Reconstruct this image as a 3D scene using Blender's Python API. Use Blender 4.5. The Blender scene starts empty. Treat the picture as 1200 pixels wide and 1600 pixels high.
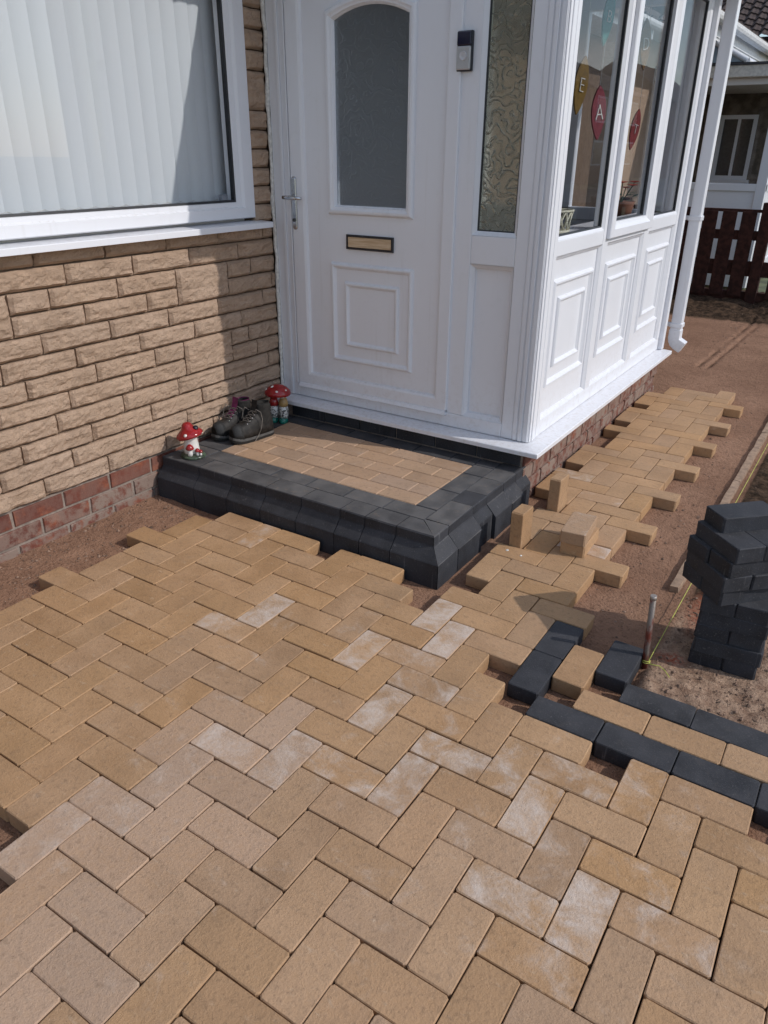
import bpy, bmesh, math, random
from mathutils import Vector, Matrix, noise
rnd = random.Random(7)
scene = bpy.context.scene
COL = scene.collection

# ------------------------------------------------------------------ camera, sky, sun, exposure
cam = bpy.data.cameras.new('camera'); cam_ob = bpy.data.objects.new('camera', cam); COL.objects.link(cam_ob)
cam.sensor_fit = 'VERTICAL'; cam.sensor_height = 36.0; cam.lens = 1168.849 / 1600 * 36
cam.clip_start = 0.05; cam.clip_end = 600
RIGHT = Vector((0.8376726, 0.54611638, 0.00784298)); DOWN = Vector((0.24301972, -0.35982419, -0.90081517)); FWD = Vector((-0.48912782, 0.75649418, -0.43413192))
m = Matrix((RIGHT, -DOWN, -FWD)).transposed().to_4x4(); m.translation = Vector((0.26477631, -1.22383035, 1.44798451))
cam_ob.matrix_world = m
scene.camera = cam_ob
scene.render.resolution_x = 768; scene.render.resolution_y = 1024
scene.render.engine = 'CYCLES'

SUN_EL = math.radians(38.0)
SUN_DIR = Vector((math.cos(SUN_EL) * 0.9614, math.cos(SUN_EL) * 0.2750, math.sin(SUN_EL)))      # towards the sun
world = bpy.data.worlds.new('World'); scene.world = world; world.use_nodes = True
wn = world.node_tree.nodes; wl = world.node_tree.links
sky = wn.new('ShaderNodeTexSky'); sky.sky_type = 'NISHITA'; sky.sun_disc = False
sky.sun_elevation = SUN_EL; sky.sun_rotation = math.atan2(SUN_DIR.x, SUN_DIR.y)
sky.air_density = 1.0; sky.dust_density = 0.7; sky.ozone_density = 1.0
# broken cloud all round the sky, as the porch panes mirror it
wtc = wn.new('ShaderNodeTexCoord'); wmp = wn.new('ShaderNodeMapping'); wmp.inputs['Scale'].default_value = (1, 1, 2.6)
wnz = wn.new('ShaderNodeTexNoise'); wnz.inputs['Scale'].default_value = 3.2; wnz.inputs['Detail'].default_value = 7; wnz.inputs['Roughness'].default_value = 0.58
wrp = wn.new('ShaderNodeValToRGB'); wrp.color_ramp.elements[0].position = 0.50; wrp.color_ramp.elements[1].position = 0.70
wmx = wn.new('ShaderNodeMixRGB'); wmx.inputs['Color2'].default_value = (8.2, 8.3, 8.6, 1)
wl.new(wtc.outputs['Generated'], wmp.inputs['Vector']); wl.new(wmp.outputs[0], wnz.inputs['Vector']); wl.new(wnz.outputs['Fac'], wrp.inputs['Fac'])
wl.new(wrp.outputs['Color'], wmx.inputs['Fac']); wl.new(sky.outputs[0], wmx.inputs['Color1'])
wl.new(wmx.outputs[0], wn['Background'].inputs['Color']); wn['Background'].inputs['Strength'].default_value = 0.15
sun = bpy.data.lights.new('sun', 'SUN'); sun.energy = 2.45; sun.angle = math.radians(0.53); sun.color = (1.0, 0.955, 0.91)
sun_ob = bpy.data.objects.new('sun', sun); COL.objects.link(sun_ob); sun_ob.rotation_euler = SUN_DIR.to_track_quat('Z', 'Y').to_euler()
scene.view_settings.view_transform = 'Standard'; scene.view_settings.look = 'None'; scene.view_settings.gamma = 1.0
scene.view_settings.use_curve_mapping = False; scene.view_settings.exposure = 0.0

# ------------------------------------------------------------------ materials
class N:
    """small helper round a node tree"""
    def __init__(s, name):
        s.m = bpy.data.materials.new(name); s.m.use_nodes = True; s.t = s.m.node_tree; s.n = s.t.nodes; s.l = s.t.links
        s.b = s.n['Principled BSDF']; s.out = s.n['Material Output']; s.geo = s.n.new('ShaderNodeNewGeometry')
    def put(s, inp, v):
        if hasattr(v, 'links'): s.l.new(v, inp)
        elif isinstance(v, (tuple, list)) and len(v) == 3 and inp.type == 'RGBA': inp.default_value = (*v, 1)
        else: inp.default_value = v
    def noise(s, scale, detail=4, rough=0.55, stretch=None, dist=0.0, vec=None, off=None):
        v = vec or s.geo.outputs['Position']
        if stretch or off:
            mp = s.n.new('ShaderNodeMapping'); s.l.new(v, mp.inputs['Vector'])
            if stretch: mp.inputs['Scale'].default_value = stretch
            if off: s.put(mp.inputs['Location'], off)
            v = mp.outputs[0]
        n = s.n.new('ShaderNodeTexNoise'); s.l.new(v, n.inputs['Vector']); n.inputs['Scale'].default_value = scale
        n.inputs['Detail'].default_value = detail; n.inputs['Roughness'].default_value = rough; n.inputs['Distortion'].default_value = dist
        return n.outputs['Fac']
    def ramp(s, v, a, b, lo=0.0, hi=1.0):
        n = s.n.new('ShaderNodeMapRange'); n.interpolation_type = 'SMOOTHSTEP'; s.l.new(v, n.inputs['Value'])
        n.inputs['From Min'].default_value = a; n.inputs['From Max'].default_value = b; n.inputs['To Min'].default_value = lo; n.inputs['To Max'].default_value = hi
        return n.outputs[0]
    def mix(s, f, a, b, mode='MIX'):
        n = s.n.new('ShaderNodeMixRGB'); n.blend_type = mode; s.put(n.inputs['Fac'], f); s.put(n.inputs['Color1'], a); s.put(n.inputs['Color2'], b)
        return n.outputs[0]
    def math(s, op, a, b=0.0):
        n = s.n.new('ShaderNodeMath'); n.operation = op; s.put(n.inputs[0], a); s.put(n.inputs[1], b); return n.outputs[0]
    def attr(s, name, kind='OBJECT'):
        n = s.n.new('ShaderNodeAttribute'); n.attribute_type = kind; n.attribute_name = name; return n.outputs['Fac']
    def rand(s):
        return s.n.new('ShaderNodeObjectInfo').outputs['Random']
    def bump(s, h, strength=0.4, dist=0.004, prev=None):
        n = s.n.new('ShaderNodeBump'); n.inputs['Strength'].default_value = strength; n.inputs['Distance'].default_value = dist; s.l.new(h, n.inputs['Height'])
        if prev is not None: s.l.new(prev, n.inputs['Normal'])
        return n.outputs[0]
    def done(s, col, rough=0.7, normal=None, spec=0.5, metal=0.0):
        s.put(s.b.inputs['Base Color'], col); s.put(s.b.inputs['Roughness'], rough); s.b.inputs['Specular IOR Level'].default_value = spec; s.b.inputs['Metallic'].default_value = metal
        if normal is not None: s.l.new(normal, s.b.inputs['Normal'])
        return s.m

def simple(name, col, rough=0.5, var=0.12, scale=30, bump=0.0, spec=0.5, metal=0.0):
    k = N(name); nz = k.noise(scale, 4)
    c = k.mix(k.ramp(nz, 0.35, 0.65), tuple(x * (1 - var) for x in col), tuple(min(1, x * (1 + var)) for x in col))
    nr = k.bump(k.noise(scale * 6, 3), bump, 0.002) if bump else None
    return k.done(c, rough, nr, spec, metal)

def mat_buff():
    k = N('buff_concrete'); r = k.rand()
    off = k.n.new('ShaderNodeCombineXYZ'); k.l.new(k.math('MULTIPLY', r, 37.0), off.inputs[0]); k.l.new(k.math('MULTIPLY', r, 19.0), off.inputs[1])
    big = k.noise(7, 4, off=off.outputs[0]); fine = k.noise(320, 3, 0.7); mid = k.noise(60, 4)
    c = k.mix(k.ramp(big, 0.3, 0.7), (0.360, 0.213, 0.110), (0.450, 0.276, 0.152))
    c = k.mix(k.ramp(r, 0.0, 1.0, 0.0, 0.45), c, (0.45, 0.268, 0.128))
    c = k.mix(k.math('MULTIPLY', k.attr('pale'), k.ramp(mid, 0.25, 0.7, 0.65, 1.0)), c, (0.45, 0.312, 0.222))
    c = k.mix(k.ramp(mid, 0.50, 0.72, 0.0, 0.42), c, (0.23, 0.145, 0.082))
    st = k.noise(4.5, 5, 0.6); c = k.mix(k.ramp(st, 0.50, 0.70, 0.0, 0.30), c, (0.27, 0.175, 0.105))
    pt = k.noise(130, 3, 0.65); c = k.mix(k.ramp(pt, 0.64, 0.74, 0.0, 0.55), c, (0.13, 0.082, 0.05))
    c = k.mix(k.ramp(fine, 0.58, 0.72, 0.0, 0.42), c, (0.15, 0.098, 0.06))
    c = k.mix(k.ramp(fine, 0.42, 0.30, 0.0, 0.35), c, (0.50, 0.37, 0.24))
    hv = k.n.new('ShaderNodeHueSaturation'); k.l.new(k.ramp(k.math('FRACT', k.math('MULTIPLY', r, 7.31)), 0.0, 1.0, 0.915, 1.04), hv.inputs['Value']); k.l.new(k.ramp(k.math('FRACT', k.math('MULTIPLY', r, 3.77)), 0.0, 1.0, 0.96, 1.05), hv.inputs['Saturation']); k.l.new(c, hv.inputs['Color']); c = hv.outputs[0]
    bl = k.noise(9, 8, 0.68, dist=0.5)
    sep = k.n.new('ShaderNodeSeparateXYZ'); k.l.new(k.geo.outputs['Normal'], sep.inputs[0])
    bf = k.math('MULTIPLY', k.ramp(k.math('ADD', bl, k.math('MULTIPLY', k.attr('bloom'), 0.36)), 0.60, 0.92), k.ramp(k.attr('bloom'), 0.0, 0.12, 0.35, 1.0))
    bf = k.math('MULTIPLY', bf, k.math('MULTIPLY', k.ramp(sep.outputs[2], 0.6, 0.9), k.ramp(mid, 0.2, 0.65, 0.5, 0.92)))
    c = k.mix(k.math('MULTIPLY', bf, 0.85), c, (0.62, 0.53, 0.46))
    # faint lighter scuffs on every block
    sc = k.noise(22, 6, 0.7, stretch=(1, 2.2, 1)); c = k.mix(k.ramp(sc, 0.58, 0.74, 0.0, 0.42), c, (0.56, 0.44, 0.32))
    nr = k.bump(fine, 0.5, 0.002); nr = k.bump(pt, 0.5, 0.004, nr); nr = k.bump(mid, 0.35, 0.004, nr)
    return k.done(c, k.ramp(big, 0.3, 0.7, 0.62, 0.85), nr, 0.3)

def mat_charcoal():
    k = N('charcoal_concrete'); r = k.rand()
    off = k.n.new('ShaderNodeCombineXYZ'); k.l.new(k.math('MULTIPLY', r, 23.0), off.inputs[0]); k.l.new(k.math('MULTIPLY', r, 41.0), off.inputs[2])
    big = k.noise(9, 4, off=off.outputs[0]); fine = k.noise(300, 3, 0.7); mid = k.noise(48, 5, 0.65)
    c = k.mix(k.ramp(big, 0.3, 0.7), (0.017, 0.018, 0.022), (0.036, 0.038, 0.046))
    c = k.mix(k.ramp(k.math('FRACT', k.math('MULTIPLY', r, 5.9)), 0.2, 1.0, 0.0, 0.30), c, (0.055, 0.056, 0.063))
    c = k.mix(k.ramp(fine, 0.55, 0.72, 0.0, 0.7), c, (0.09, 0.09, 0.095))
    c = k.mix(k.ramp(k.noise(120, 3, .65), 0.62, 0.74, 0.0, 0.5), c, (0.15, 0.145, 0.14))
    sep = k.n.new('ShaderNodeSeparateXYZ'); k.l.new(k.geo.outputs['Normal'], sep.inputs[0])
    up = k.ramp(sep.outputs[2], 0.6, 0.95)
    c = k.mix(k.math('MULTIPLY', k.math('MULTIPLY', up, k.attr('dust')), k.ramp(big, 0.25, 0.7, 0.35, 0.85)), c, (0.165, 0.156, 0.148))
    dust = k.math('MULTIPLY', k.math('MULTIPLY', k.ramp(k.noise(30, 7, 0.72, dist=0.8), 0.52, 0.76, 0.0, 0.75), up), k.attr('dust'))
    c = k.mix(dust, c, (0.20, 0.155, 0.115))
    c = k.mix(k.math('MULTIPLY', k.ramp(mid, 0.60, 0.80, 0.0, 0.22), 1.0), c, (0.22, 0.22, 0.22))
    # pale scrape lines down the sides
    sl = k.noise(70, 2, 0.5, stretch=(1, 1, 0.06)); side = k.math('SUBTRACT', 1.0, up)
    c = k.mix(k.math('MULTIPLY', k.ramp(sl, 0.66, 0.78, 0.0, 0.32), side), c, (0.24, 0.24, 0.25))
    nr = k.bump(fine, 0.35, 0.0016); nr = k.bump(mid, 0.25, 0.003, nr)
    return k.done(c, k.ramp(big, 0.3, 0.7, 0.62, 0.82), nr, 0.30)

def mat_stone():
    k = N('split_face_stone'); r = k.rand()
    big = k.noise(6, 4); mid = k.noise(34, 6, 0.65); fine = k.noise(170, 4, 0.7)
    c = k.mix(k.ramp(big, 0.3, 0.7), (0.460, 0.325, 0.232), (0.560, 0.405, 0.296))
    c = k.mix(k.ramp(r, 0.0, 1.0, 0.0, 0.5), c, (0.53, 0.37, 0.258))
    c = k.mix(k.ramp(mid, 0.52, 0.75, 0.0, 0.40), c, (0.24, 0.165, 0.12))
    c = k.mix(k.ramp(fine, 0.60, 0.74, 0.0, 0.5), c, (0.17, 0.12, 0.08))
    c = k.mix(k.ramp(fine, 0.40, 0.28, 0.0, 0.4), c, (0.55, 0.43, 0.30))
    chip = k.noise(20, 8, 0.72, stretch=(1, 1, 1.8), dist=0.8); pit = k.noise(75, 5, 0.7)
    c = k.mix(k.ramp(chip, 0.56, 0.70, 0.0, 0.35), c, (0.27, 0.18, 0.125))
    c = k.mix(k.ramp(pit, 0.62, 0.74, 0.0, 0.65), c, (0.13, 0.085, 0.06))
    c = k.mix(k.ramp(chip, 0.46, 0.32, 0.0, 0.30), c, (0.50, 0.39, 0.30))
    nr = k.bump(chip, 0.9, 0.022); nr = k.bump(pit, 0.7, 0.009, nr); nr = k.bump(fine, 0.5, 0.0035, nr)
    return k.done(c, 0.9, nr, 0.2)

def mat_redbrick():
    k = N('red_brick'); r = k.rand()
    big = k.noise(12, 5, 0.6); mid = k.noise(60, 5, 0.65); fine = k.noise(220, 3, 0.7)
    c = k.mix(r, (0.120, 0.042, 0.032), (0.190, 0.066, 0.045))
    c = k.mix(k.ramp(big, 0.52, 0.70, 0.0, 0.8), c, (0.30, 0.095, 0.048))
    c = k.mix(k.ramp(mid, 0.55, 0.75, 0.0, 0.7), c, (0.10, 0.035, 0.025))
    c = k.mix(k.math('MULTIPLY', k.ramp(k.noise(20, 6, 0.7), 0.36, 0.58), k.math('ADD', k.attr('dust'), 0.12)), c, (0.25, 0.185, 0.15))
    nr = k.bump(mid, 0.5, 0.005); nr = k.bump(fine, 0.4, 0.002, nr)
    return k.done(c, 0.9, nr, 0.2)

def mat_mortar(name, col):
    k = N(name); mid = k.noise(40, 5, 0.65); fine = k.noise(260, 3, 0.7)
    c = k.mix(k.ramp(mid, 0.3, 0.7), tuple(x * 0.75 for x in col), tuple(x * 1.2 for x in col))
    return k.done(c, 0.95, k.bump(fine, 0.5, 0.003), 0.15)

def mat_ground():
    k = N('bedding_sand'); big = k.noise(2.2, 4); mid = k.noise(22, 6, 0.65); fine = k.noise(240, 4, 0.75); grit = k.noise(90, 3, 0.6)
    c = k.mix(k.ramp(big, 0.3, 0.7), (0.265, 0.150, 0.097), (0.345, 0.202, 0.132))
    c = k.mix(k.ramp(mid, 0.45, 0.75, 0.0, 0.55), c, (0.165, 0.092, 0.060))
    c = k.mix(k.ramp(k.attr('grey', 'GEOMETRY'), 0.0, 1.0), c, k.mix(k.ramp(mid, 0.3, 0.7), (0.24, 0.150, 0.102), (0.44, 0.305, 0.215)))
    c = k.mix(k.ramp(k.attr('soil', 'GEOMETRY'), 0.25, 0.75), c, k.mix(k.ramp(mid, 0.35, 0.7), (0.030, 0.020, 0.013), (0.115, 0.072, 0.046)))
    rd = k.math('MULTIPLY', k.attr('red', 'GEOMETRY'), k.ramp(grit, 0.3, 0.6))
    c = k.mix(rd, c, (0.36, 0.06, 0.025))
    c = k.mix(k.ramp(grit, 0.56, 0.70, 0.0, 0.55), c, (0.085, 0.045, 0.03))
    c = k.mix(k.ramp(fine, 0.58, 0.72, 0.0, 0.55), c, (0.07, 0.040, 0.028))
    c = k.mix(k.ramp(fine, 0.38, 0.26, 0.0, 0.40), c, (0.42, 0.31, 0.23))
    nr = k.bump(fine, 0.6, 0.005); nr = k.bump(grit, 0.8, 0.012, nr); nr = k.bump(mid, 0.5, 0.025, nr)
    return k.done(c, 0.97, nr, 0.1)

def mat_pvc():
    k = N('white_upvc'); mid = k.noise(14, 6, 0.7)
    c = k.mix(k.ramp(mid, 0.54, 0.78, 0.0, 0.35), (0.745, 0.752, 0.785), (0.66, 0.66, 0.66))
    # rain dirt near horizontal ledges
    sep = k.n.new('ShaderNodeSeparateXYZ'); k.l.new(k.geo.outputs['Normal'], sep.inputs[0])
    d = k.math('MULTIPLY', k.ramp(sep.outputs[2], 0.5, 0.9), k.ramp(k.noise(55, 5, 0.7), 0.45, 0.75, 0.0, 0.4))
    c = k.mix(d, c, (0.42, 0.38, 0.33))
    stz = k.n.new('ShaderNodeSeparateXYZ'); k.l.new(k.geo.outputs['Position'], stz.inputs[0])
    low = k.math('MULTIPLY', k.ramp(stz.outputs[2], 0.62, 0.22), k.ramp(k.noise(30, 7, 0.75), 0.46, 0.72, 0.0, 0.30)); c = k.mix(low, c, (0.45, 0.38, 0.32))
    run = k.noise(26, 4, 0.6, stretch=(1, 1, 0.05)); c = k.mix(k.ramp(run, 0.60, 0.76, 0.0, 0.14), c, (0.45, 0.42, 0.38))
    return k.done(c, k.ramp(mid, 0.3, 0.7, 0.28, 0.42), k.bump(k.noise(3, 2), 0.04, 0.01), 0.5)

def mat_glass(name='clear_glass', tint=(0.955, 0.965, 0.975), wav=0.006):
    k = N(name); tr = k.n.new('ShaderNodeBsdfTransparent'); tr.inputs[0].default_value = (*tint, 1)
    gl = k.n.new('ShaderNodeBsdfGlossy'); gl.inputs['Roughness'].default_value = 0.01
    fr = k.n.new('ShaderNodeLayerWeight'); fr.inputs['Blend'].default_value = 0.5; mx = k.n.new('ShaderNodeMixShader')
    fac = k.math('ADD', k.math('MULTIPLY', k.math('POWER', fr.outputs['Facing'], 5.0), 0.60), 0.024)
    nr = k.bump(k.noise(2.2, 2), wav, 0.05); k.l.new(nr, gl.inputs['Normal'])
    k.l.new(fac, mx.inputs[0]); k.l.new(tr.outputs[0], mx.inputs[1]); k.l.new(gl.outputs[0], mx.inputs[2]); k.l.new(mx.outputs[0], k.out.inputs['Surface'])
    return k.m

def mat_obscure(name, swirl, strength, rough, tint, scale):
    k = N(name)
    if swirl:
        warp = k.n.new('ShaderNodeTexNoise'); warp.inputs['Scale'].default_value = 13; warp.inputs['Detail'].default_value = 1.5; k.l.new(k.geo.outputs['Position'], warp.inputs['Vector'])
        vm = k.n.new('ShaderNodeVectorMath'); vm.operation = 'MULTIPLY_ADD'; k.l.new(warp.outputs['Color'], vm.inputs[0]); vm.inputs[1].default_value = (0.26, 0.26, 0.26); k.l.new(k.geo.outputs['Position'], vm.inputs[2])
        w = k.n.new('ShaderNodeTexWave'); w.wave_type = 'RINGS'; w.inputs['Scale'].default_value = scale; w.inputs['Distortion'].default_value = 2.5; w.inputs['Detail'].default_value = 1.0; w.inputs['Detail Scale'].default_value = 1.2
        k.l.new(vm.outputs[0], w.inputs['Vector']); h = k.ramp(w.outputs['Fac'], 0.72, 0.98)
    else:
        h = k.noise(scale, 3, 0.6)
    nr = k.bump(h, strength, 0.004)
    k.b.inputs['Base Color'].default_value = (*tint, 1); k.b.inputs['Transmission Weight'].default_value = 0.86; k.b.inputs['IOR'].default_value = 1.3
    k.b.inputs['Roughness'].default_value = rough; k.l.new(nr, k.b.inputs['Normal'])
    return k.m

BUFF = mat_buff(); CHAR = mat_charcoal(); STONE = mat_stone(); RED = mat_redbrick()
MORTAR = mat_mortar('stone_mortar', (0.15, 0.105, 0.075)); MORTAR2 = mat_mortar('grey_mortar', (0.27, 0.22, 0.185))
SAND = mat_ground(); PVC = mat_pvc(); GLASS = mat_glass()
DOORGLASS = mat_obscure('door_obscure_glass', True, 0.22, 0.30, (0.38, 0.42, 0.46), 10)
SIDEGLASS = mat_obscure('embossed_glass', True, 1.0, 0.12, (0.66, 0.67, 0.56), 8)
GASKET = simple('black_rubber', (0.015, 0.016, 0.02), 0.5)
CHROME = simple('satin_chrome', (0.55, 0.56, 0.58), 0.22, 0.05, 40, 0, 0.5, 1.0)
BLACKP = simple('black_plastic', (0.012, 0.013, 0.02), 0.35)
OAK = None
def mat_oak():
    k = N('oak_flap'); g = k.noise(9, 5, 0.6, stretch=(1, 1, 14), dist=0.4)
    return k.done(k.mix(k.ramp(g, 0.3, 0.7), (0.50, 0.34, 0.20), (0.66, 0.50, 0.33)), 0.45, None, 0.4)
OAK = mat_oak()
SLAT = None
def mat_slat():
    k = N('blind_fabric'); w = k.noise(400, 2, 0.5, stretch=(1, 1, 0.3))
    k.b.inputs['Base Color'].default_value = (0.80, 0.82, 0.83, 1); k.b.inputs['Roughness'].default_value = 0.8
    tl = k.n.new('ShaderNodeBsdfTranslucent'); tl.inputs[0].default_value = (0.72, 0.75, 0.77, 1); mx = k.n.new('ShaderNodeMixShader'); mx.inputs[0].default_value = 0.25
    k.l.new(k.bump(w, 0.2, 0.001), k.b.inputs['Normal']); k.l.new(k.b.outputs[0], mx.inputs[1]); k.l.new(tl.outputs[0], mx.inputs[2]); k.l.new(mx.outputs[0], k.out.inputs['Surface'])
    return k.m
SLAT = mat_slat()
SEAL = simple('white_sealant', (0.62, 0.60, 0.56), 0.6, 0.15, 60)
SOFFIT = simple('white_soffit', (0.72, 0.72, 0.72), 0.5)
PLASTER = simple('grey_plaster', (0.26, 0.25, 0.24), 0.9, 0.06, 8)
DARKIN = simple('dim_interior', (0.22, 0.205, 0.19), 0.9, 0.1, 6)
FENCE = simple('dark_stained_timber', (0.048, 0.017, 0.012), 0.75, 0.35, 20, 0.3, 0.25)
TILE = simple('brown_roof_tile', (0.060, 0.040, 0.034), 0.8, 0.3, 12, 0.3)
GREYPVC = PVC
RUST = None

# ------------------------------------------------------------------ mesh helpers
class MB:
    def __init__(s): s.v = []; s.f = []; s.sm = []
    def add(s, vs, fs, smooth=False):
        o = len(s.v); s.v += [tuple(p) for p in vs]
        for f in fs: s.f.append(tuple(i + o for i in f)); s.sm.append(smooth)
        return s
    def box(s, x0, x1, y0, y1, z0, z1):
        return s.add([(x0, y0, z0), (x1, y0, z0), (x1, y1, z0), (x0, y1, z0), (x0, y0, z1), (x1, y0, z1), (x1, y1, z1), (x0, y1, z1)],
                     [(0, 3, 2, 1), (4, 5, 6, 7), (0, 1, 5, 4), (1, 2, 6, 5), (2, 3, 7, 6), (3, 0, 4, 7)])
    def loft(s, rings, closed=True, caps=True, smooth=False):
        n = len(rings[0]); vs = [p for r in rings for p in r]; fs = []
        for i in range(len(rings) - 1):
            for j in range(n if closed else n - 1):
                a, b = i * n + j, i * n + (j + 1) % n; fs.append((a, b, b + n, a + n))
        s.add(vs, fs, smooth)
        if caps: s.add(rings[0], [tuple(range(n - 1, -1, -1))], False); s.add(rings[-1], [tuple(range(n))], False)
        return s
    def lathe(s, prof, cx=0, cy=0, cz=0, seg=20, smooth=True, sx=1.0, sy=1.0, tilt=None):
        rings = []
        for r, z in prof:
            rg = [Vector((math.cos(2 * math.pi * i / seg) * r * sx, math.sin(2 * math.pi * i / seg) * r * sy, z)) for i in range(seg)]
            if tilt is not None: rg = [tilt @ p for p in rg]
            rings.append([(p.x + cx, p.y + cy, p.z + cz) for p in rg])
        return s.loft(rings, True, True, smooth)
    def tube(s, pts, r, seg=8, smooth=True, caps=True):
        pts = [Vector(p) for p in pts]; rings = []
        for i, p in enumerate(pts):
            d = (pts[min(i + 1, len(pts) - 1)] - pts[max(i - 1, 0)]).normalized()
            up = Vector((0, 0, 1)) if abs(d.z) < 0.9 else Vector((1, 0, 0))
            a = d.cross(up).normalized(); b = a.cross(d)
            rr = r[i] if isinstance(r, (list, tuple)) else r
            rings.append([tuple(p + a * math.cos(2 * math.pi * k / seg) * rr + b * math.sin(2 * math.pi * k / seg) * rr) for k in range(seg)])
        return s.loft(rings, True, caps, smooth)
    def mesh(s, name, bevel=0.0, seg=1, weld=True):
        me = bpy.data.meshes.new(name); me.from_pydata(s.v, [], s.f); me.polygons.foreach_set('use_smooth', s.sm)
        bm = bmesh.new(); bm.from_mesh(me)
        if weld: bmesh.ops.remove_doubles(bm, verts=bm.verts, dist=1e-6)
        bmesh.ops.recalc_face_normals(bm, faces=bm.faces)
        if bevel: bmesh.ops.bevel(bm, geom=[e for e in bm.edges if len(e.link_faces) == 2 and e.calc_face_angle(0) > 0.5], offset=bevel, segments=seg, affect='EDGES', profile=0.5)
        bm.to_mesh(me); bm.free(); me.update(); return me
    def build(s, name, mat, parent=None, bevel=0.0, seg=1, weld=True):
        return link(name, s.mesh(name, bevel, seg, weld), mat, parent)

def link(name, me, mat, parent=None):
    o = bpy.data.objects.new(name, me); COL.objects.link(o)
    if mat is not None and not me.materials: me.materials.append(mat)
    if parent is not None:
        o.parent = parent; o.matrix_parent_inverse = Matrix.Translation(-Vector(parent.get('base', (0, 0, 0))))
    return o

def tag(o, label, cat=None, group=None, kind=None):
    o['label'] = label
    if cat: o['category'] = cat
    if group: o['group'] = group
    if kind: o['kind'] = kind
    return o
def thing(name, label, cat, base=(0, 0, 0), group=None, kind=None):
    o = bpy.data.objects.new(name, None); COL.objects.link(o); o.location = base; o['base'] = base; o.empty_display_size = 0.1
    return tag(o, label, cat, group, kind)

# ------------------------------------------------------------------ ground
A = 0.102                                    # paving module, metres
def sstep(a, b, x):
    t = max(0.0, min(1.0, (x - a) / (b - a))); return t * t * (3 - 2 * t)
def fbm(x, y, s, o=0.0): return noise.fractal(Vector((x * s + o, y * s - o, o)), 0.9, 2.1, 4)
def ground_z(x, y):
    soil = max(sstep(-0.085, -0.045, x) * sstep(1.30, 1.50, y), sstep(6.85, 7.15, y + 0.12 * fbm(x, 0, 1.5, 3)))
    grey = sstep(-0.10, -0.06, x) * (1 - sstep(1.15, 1.40, y)) * sstep(0.70, 0.73, y)
    z = -0.053 + 0.0028 * fbm(x, y, 3.0) + 0.0018 * fbm(x, y, 22, 5)
    if x < -2.05: z += 0.006 * sstep(-2.05, -2.4, x) * (1 + fbm(x, y, 9, 2)) - 0.004 * fbm(x, y, 16, 7)
    if grey > 0:
        z += grey * (0.036 * (1 - sstep(0.76, 0.98, y)) + 0.015 * max(-0.5, fbm(x, y, 11, 9)) + 0.008 * fbm(x, y, 40, 4)); z = min(z, -0.006) if y < 0.80 else z
        # clear of the stack of blocks
        d = max(abs(x - 0.114), abs(y - 1.10)); z = min(z, -0.0545 + 0.3 * max(0, d - 0.105)) if d < 0.2 else z
    if soil > 0: z += soil * (0.012 + 0.022 * fbm(x, y, 5.5, 1) + 0.012 * fbm(x, y, 19, 8))
    if y > 6.8: z += 0.055 * sstep(6.9, 7.7, y) * (1 + 0.6 * fbm(x, y, 4, 6))
    # edging strip line and two narrow ruts
    if 4.6 < y < 7.2:
        cx = -0.831 + (y - 4.92) * 0.031
        for dx in (0.0, 0.075): rut = math.exp(-((x - cx - dx) / 0.016) ** 2) * sstep(4.85, 5.1, y) * min(1.0, max(0.0, 0.55 + 1.1 * fbm(x, y, 7, 2))); z -= 0.022 * rut; soil = max(soil, 0.62 * rut)
    return z, soil, grey
def axis(lo, hi, zones):
    out = [lo]
    while out[-1] < hi:
        st = 0.06
        for a, b, s in zones:
            if a <= out[-1] < b: st = s
        out.append(out[-1] + st)
    return out
xs = axis(-2.48, 3.0, [(-2.48, -2.0, 0.018), (-2.0, -1.0, 0.05), (-1.0, -0.0, 0.014), (0.0, 0.7, 0.014)])
ys = axis(-3.0, 8.6, [(-0.4, 0.6, 0.03), (0.6, 1.5, 0.014), (1.5, 4.6, 0.022), (4.6, 7.2, 0.03), (7.2, 8.6, 0.03)])
gv = []; gs = []; gg = []; gr = []
for y in ys:
    for x in xs:
        z, so, gy = ground_z(x, y); gv.append((x, y, z)); gs.append(so); gg.append(gy)
        gr.append(max(0.0, 1 - math.hypot((x + 0.035) / 0.06, (y - 0.99) / 0.05)) + 0.8 * max(0.0, 1 - math.hypot((x + 0.0) / 0.07, (y - 1.33) / 0.22)))
nx = len(xs); gf = [(j * nx + i, j * nx + i + 1, (j + 1) * nx + i + 1, (j + 1) * nx + i) for j in range(len(ys) - 1) for i in range(nx - 1)]
gm = bpy.data.meshes.new('sand_bed'); gm.from_pydata(gv, [], gf)
for nm, dat in (('soil', gs), ('grey', gg), ('red', gr)):
    at = gm.attributes.new(nm, 'FLOAT', 'POINT'); at.data.foreach_set('value', dat)
gm.polygons.foreach_set('use_smooth', [True] * len(gm.polygons))
tag(link('sand_bed', gm, SAND), 'raked reddish bedding sand round the unfinished paving', 'sand', kind='structure')
big = MB().add([(-150, -120, -0.14), (150, -120, -0.14), (150, 180, -0.14), (-150, 180, -0.14)], [(0, 1, 2, 3)])
tag(big.build('ground', simple('worn_grass_verge', (0.075, 0.085, 0.04), 0.95, 0.4, 3, 0.3)), 'rough grass and bare ground round the houses', 'ground', kind='structure')
road = MB().add([(5.5, -110, -0.125), (11.0, -110, -0.125), (11.0, 170, -0.125), (5.5, 170, -0.125)], [(0, 1, 2, 3)])
tag(road.build('road', simple('grey_asphalt', (0.055, 0.055, 0.057), 0.9, 0.2, 5, 0.3)), 'grey asphalt street in front of the houses', 'road', kind='structure')
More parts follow.
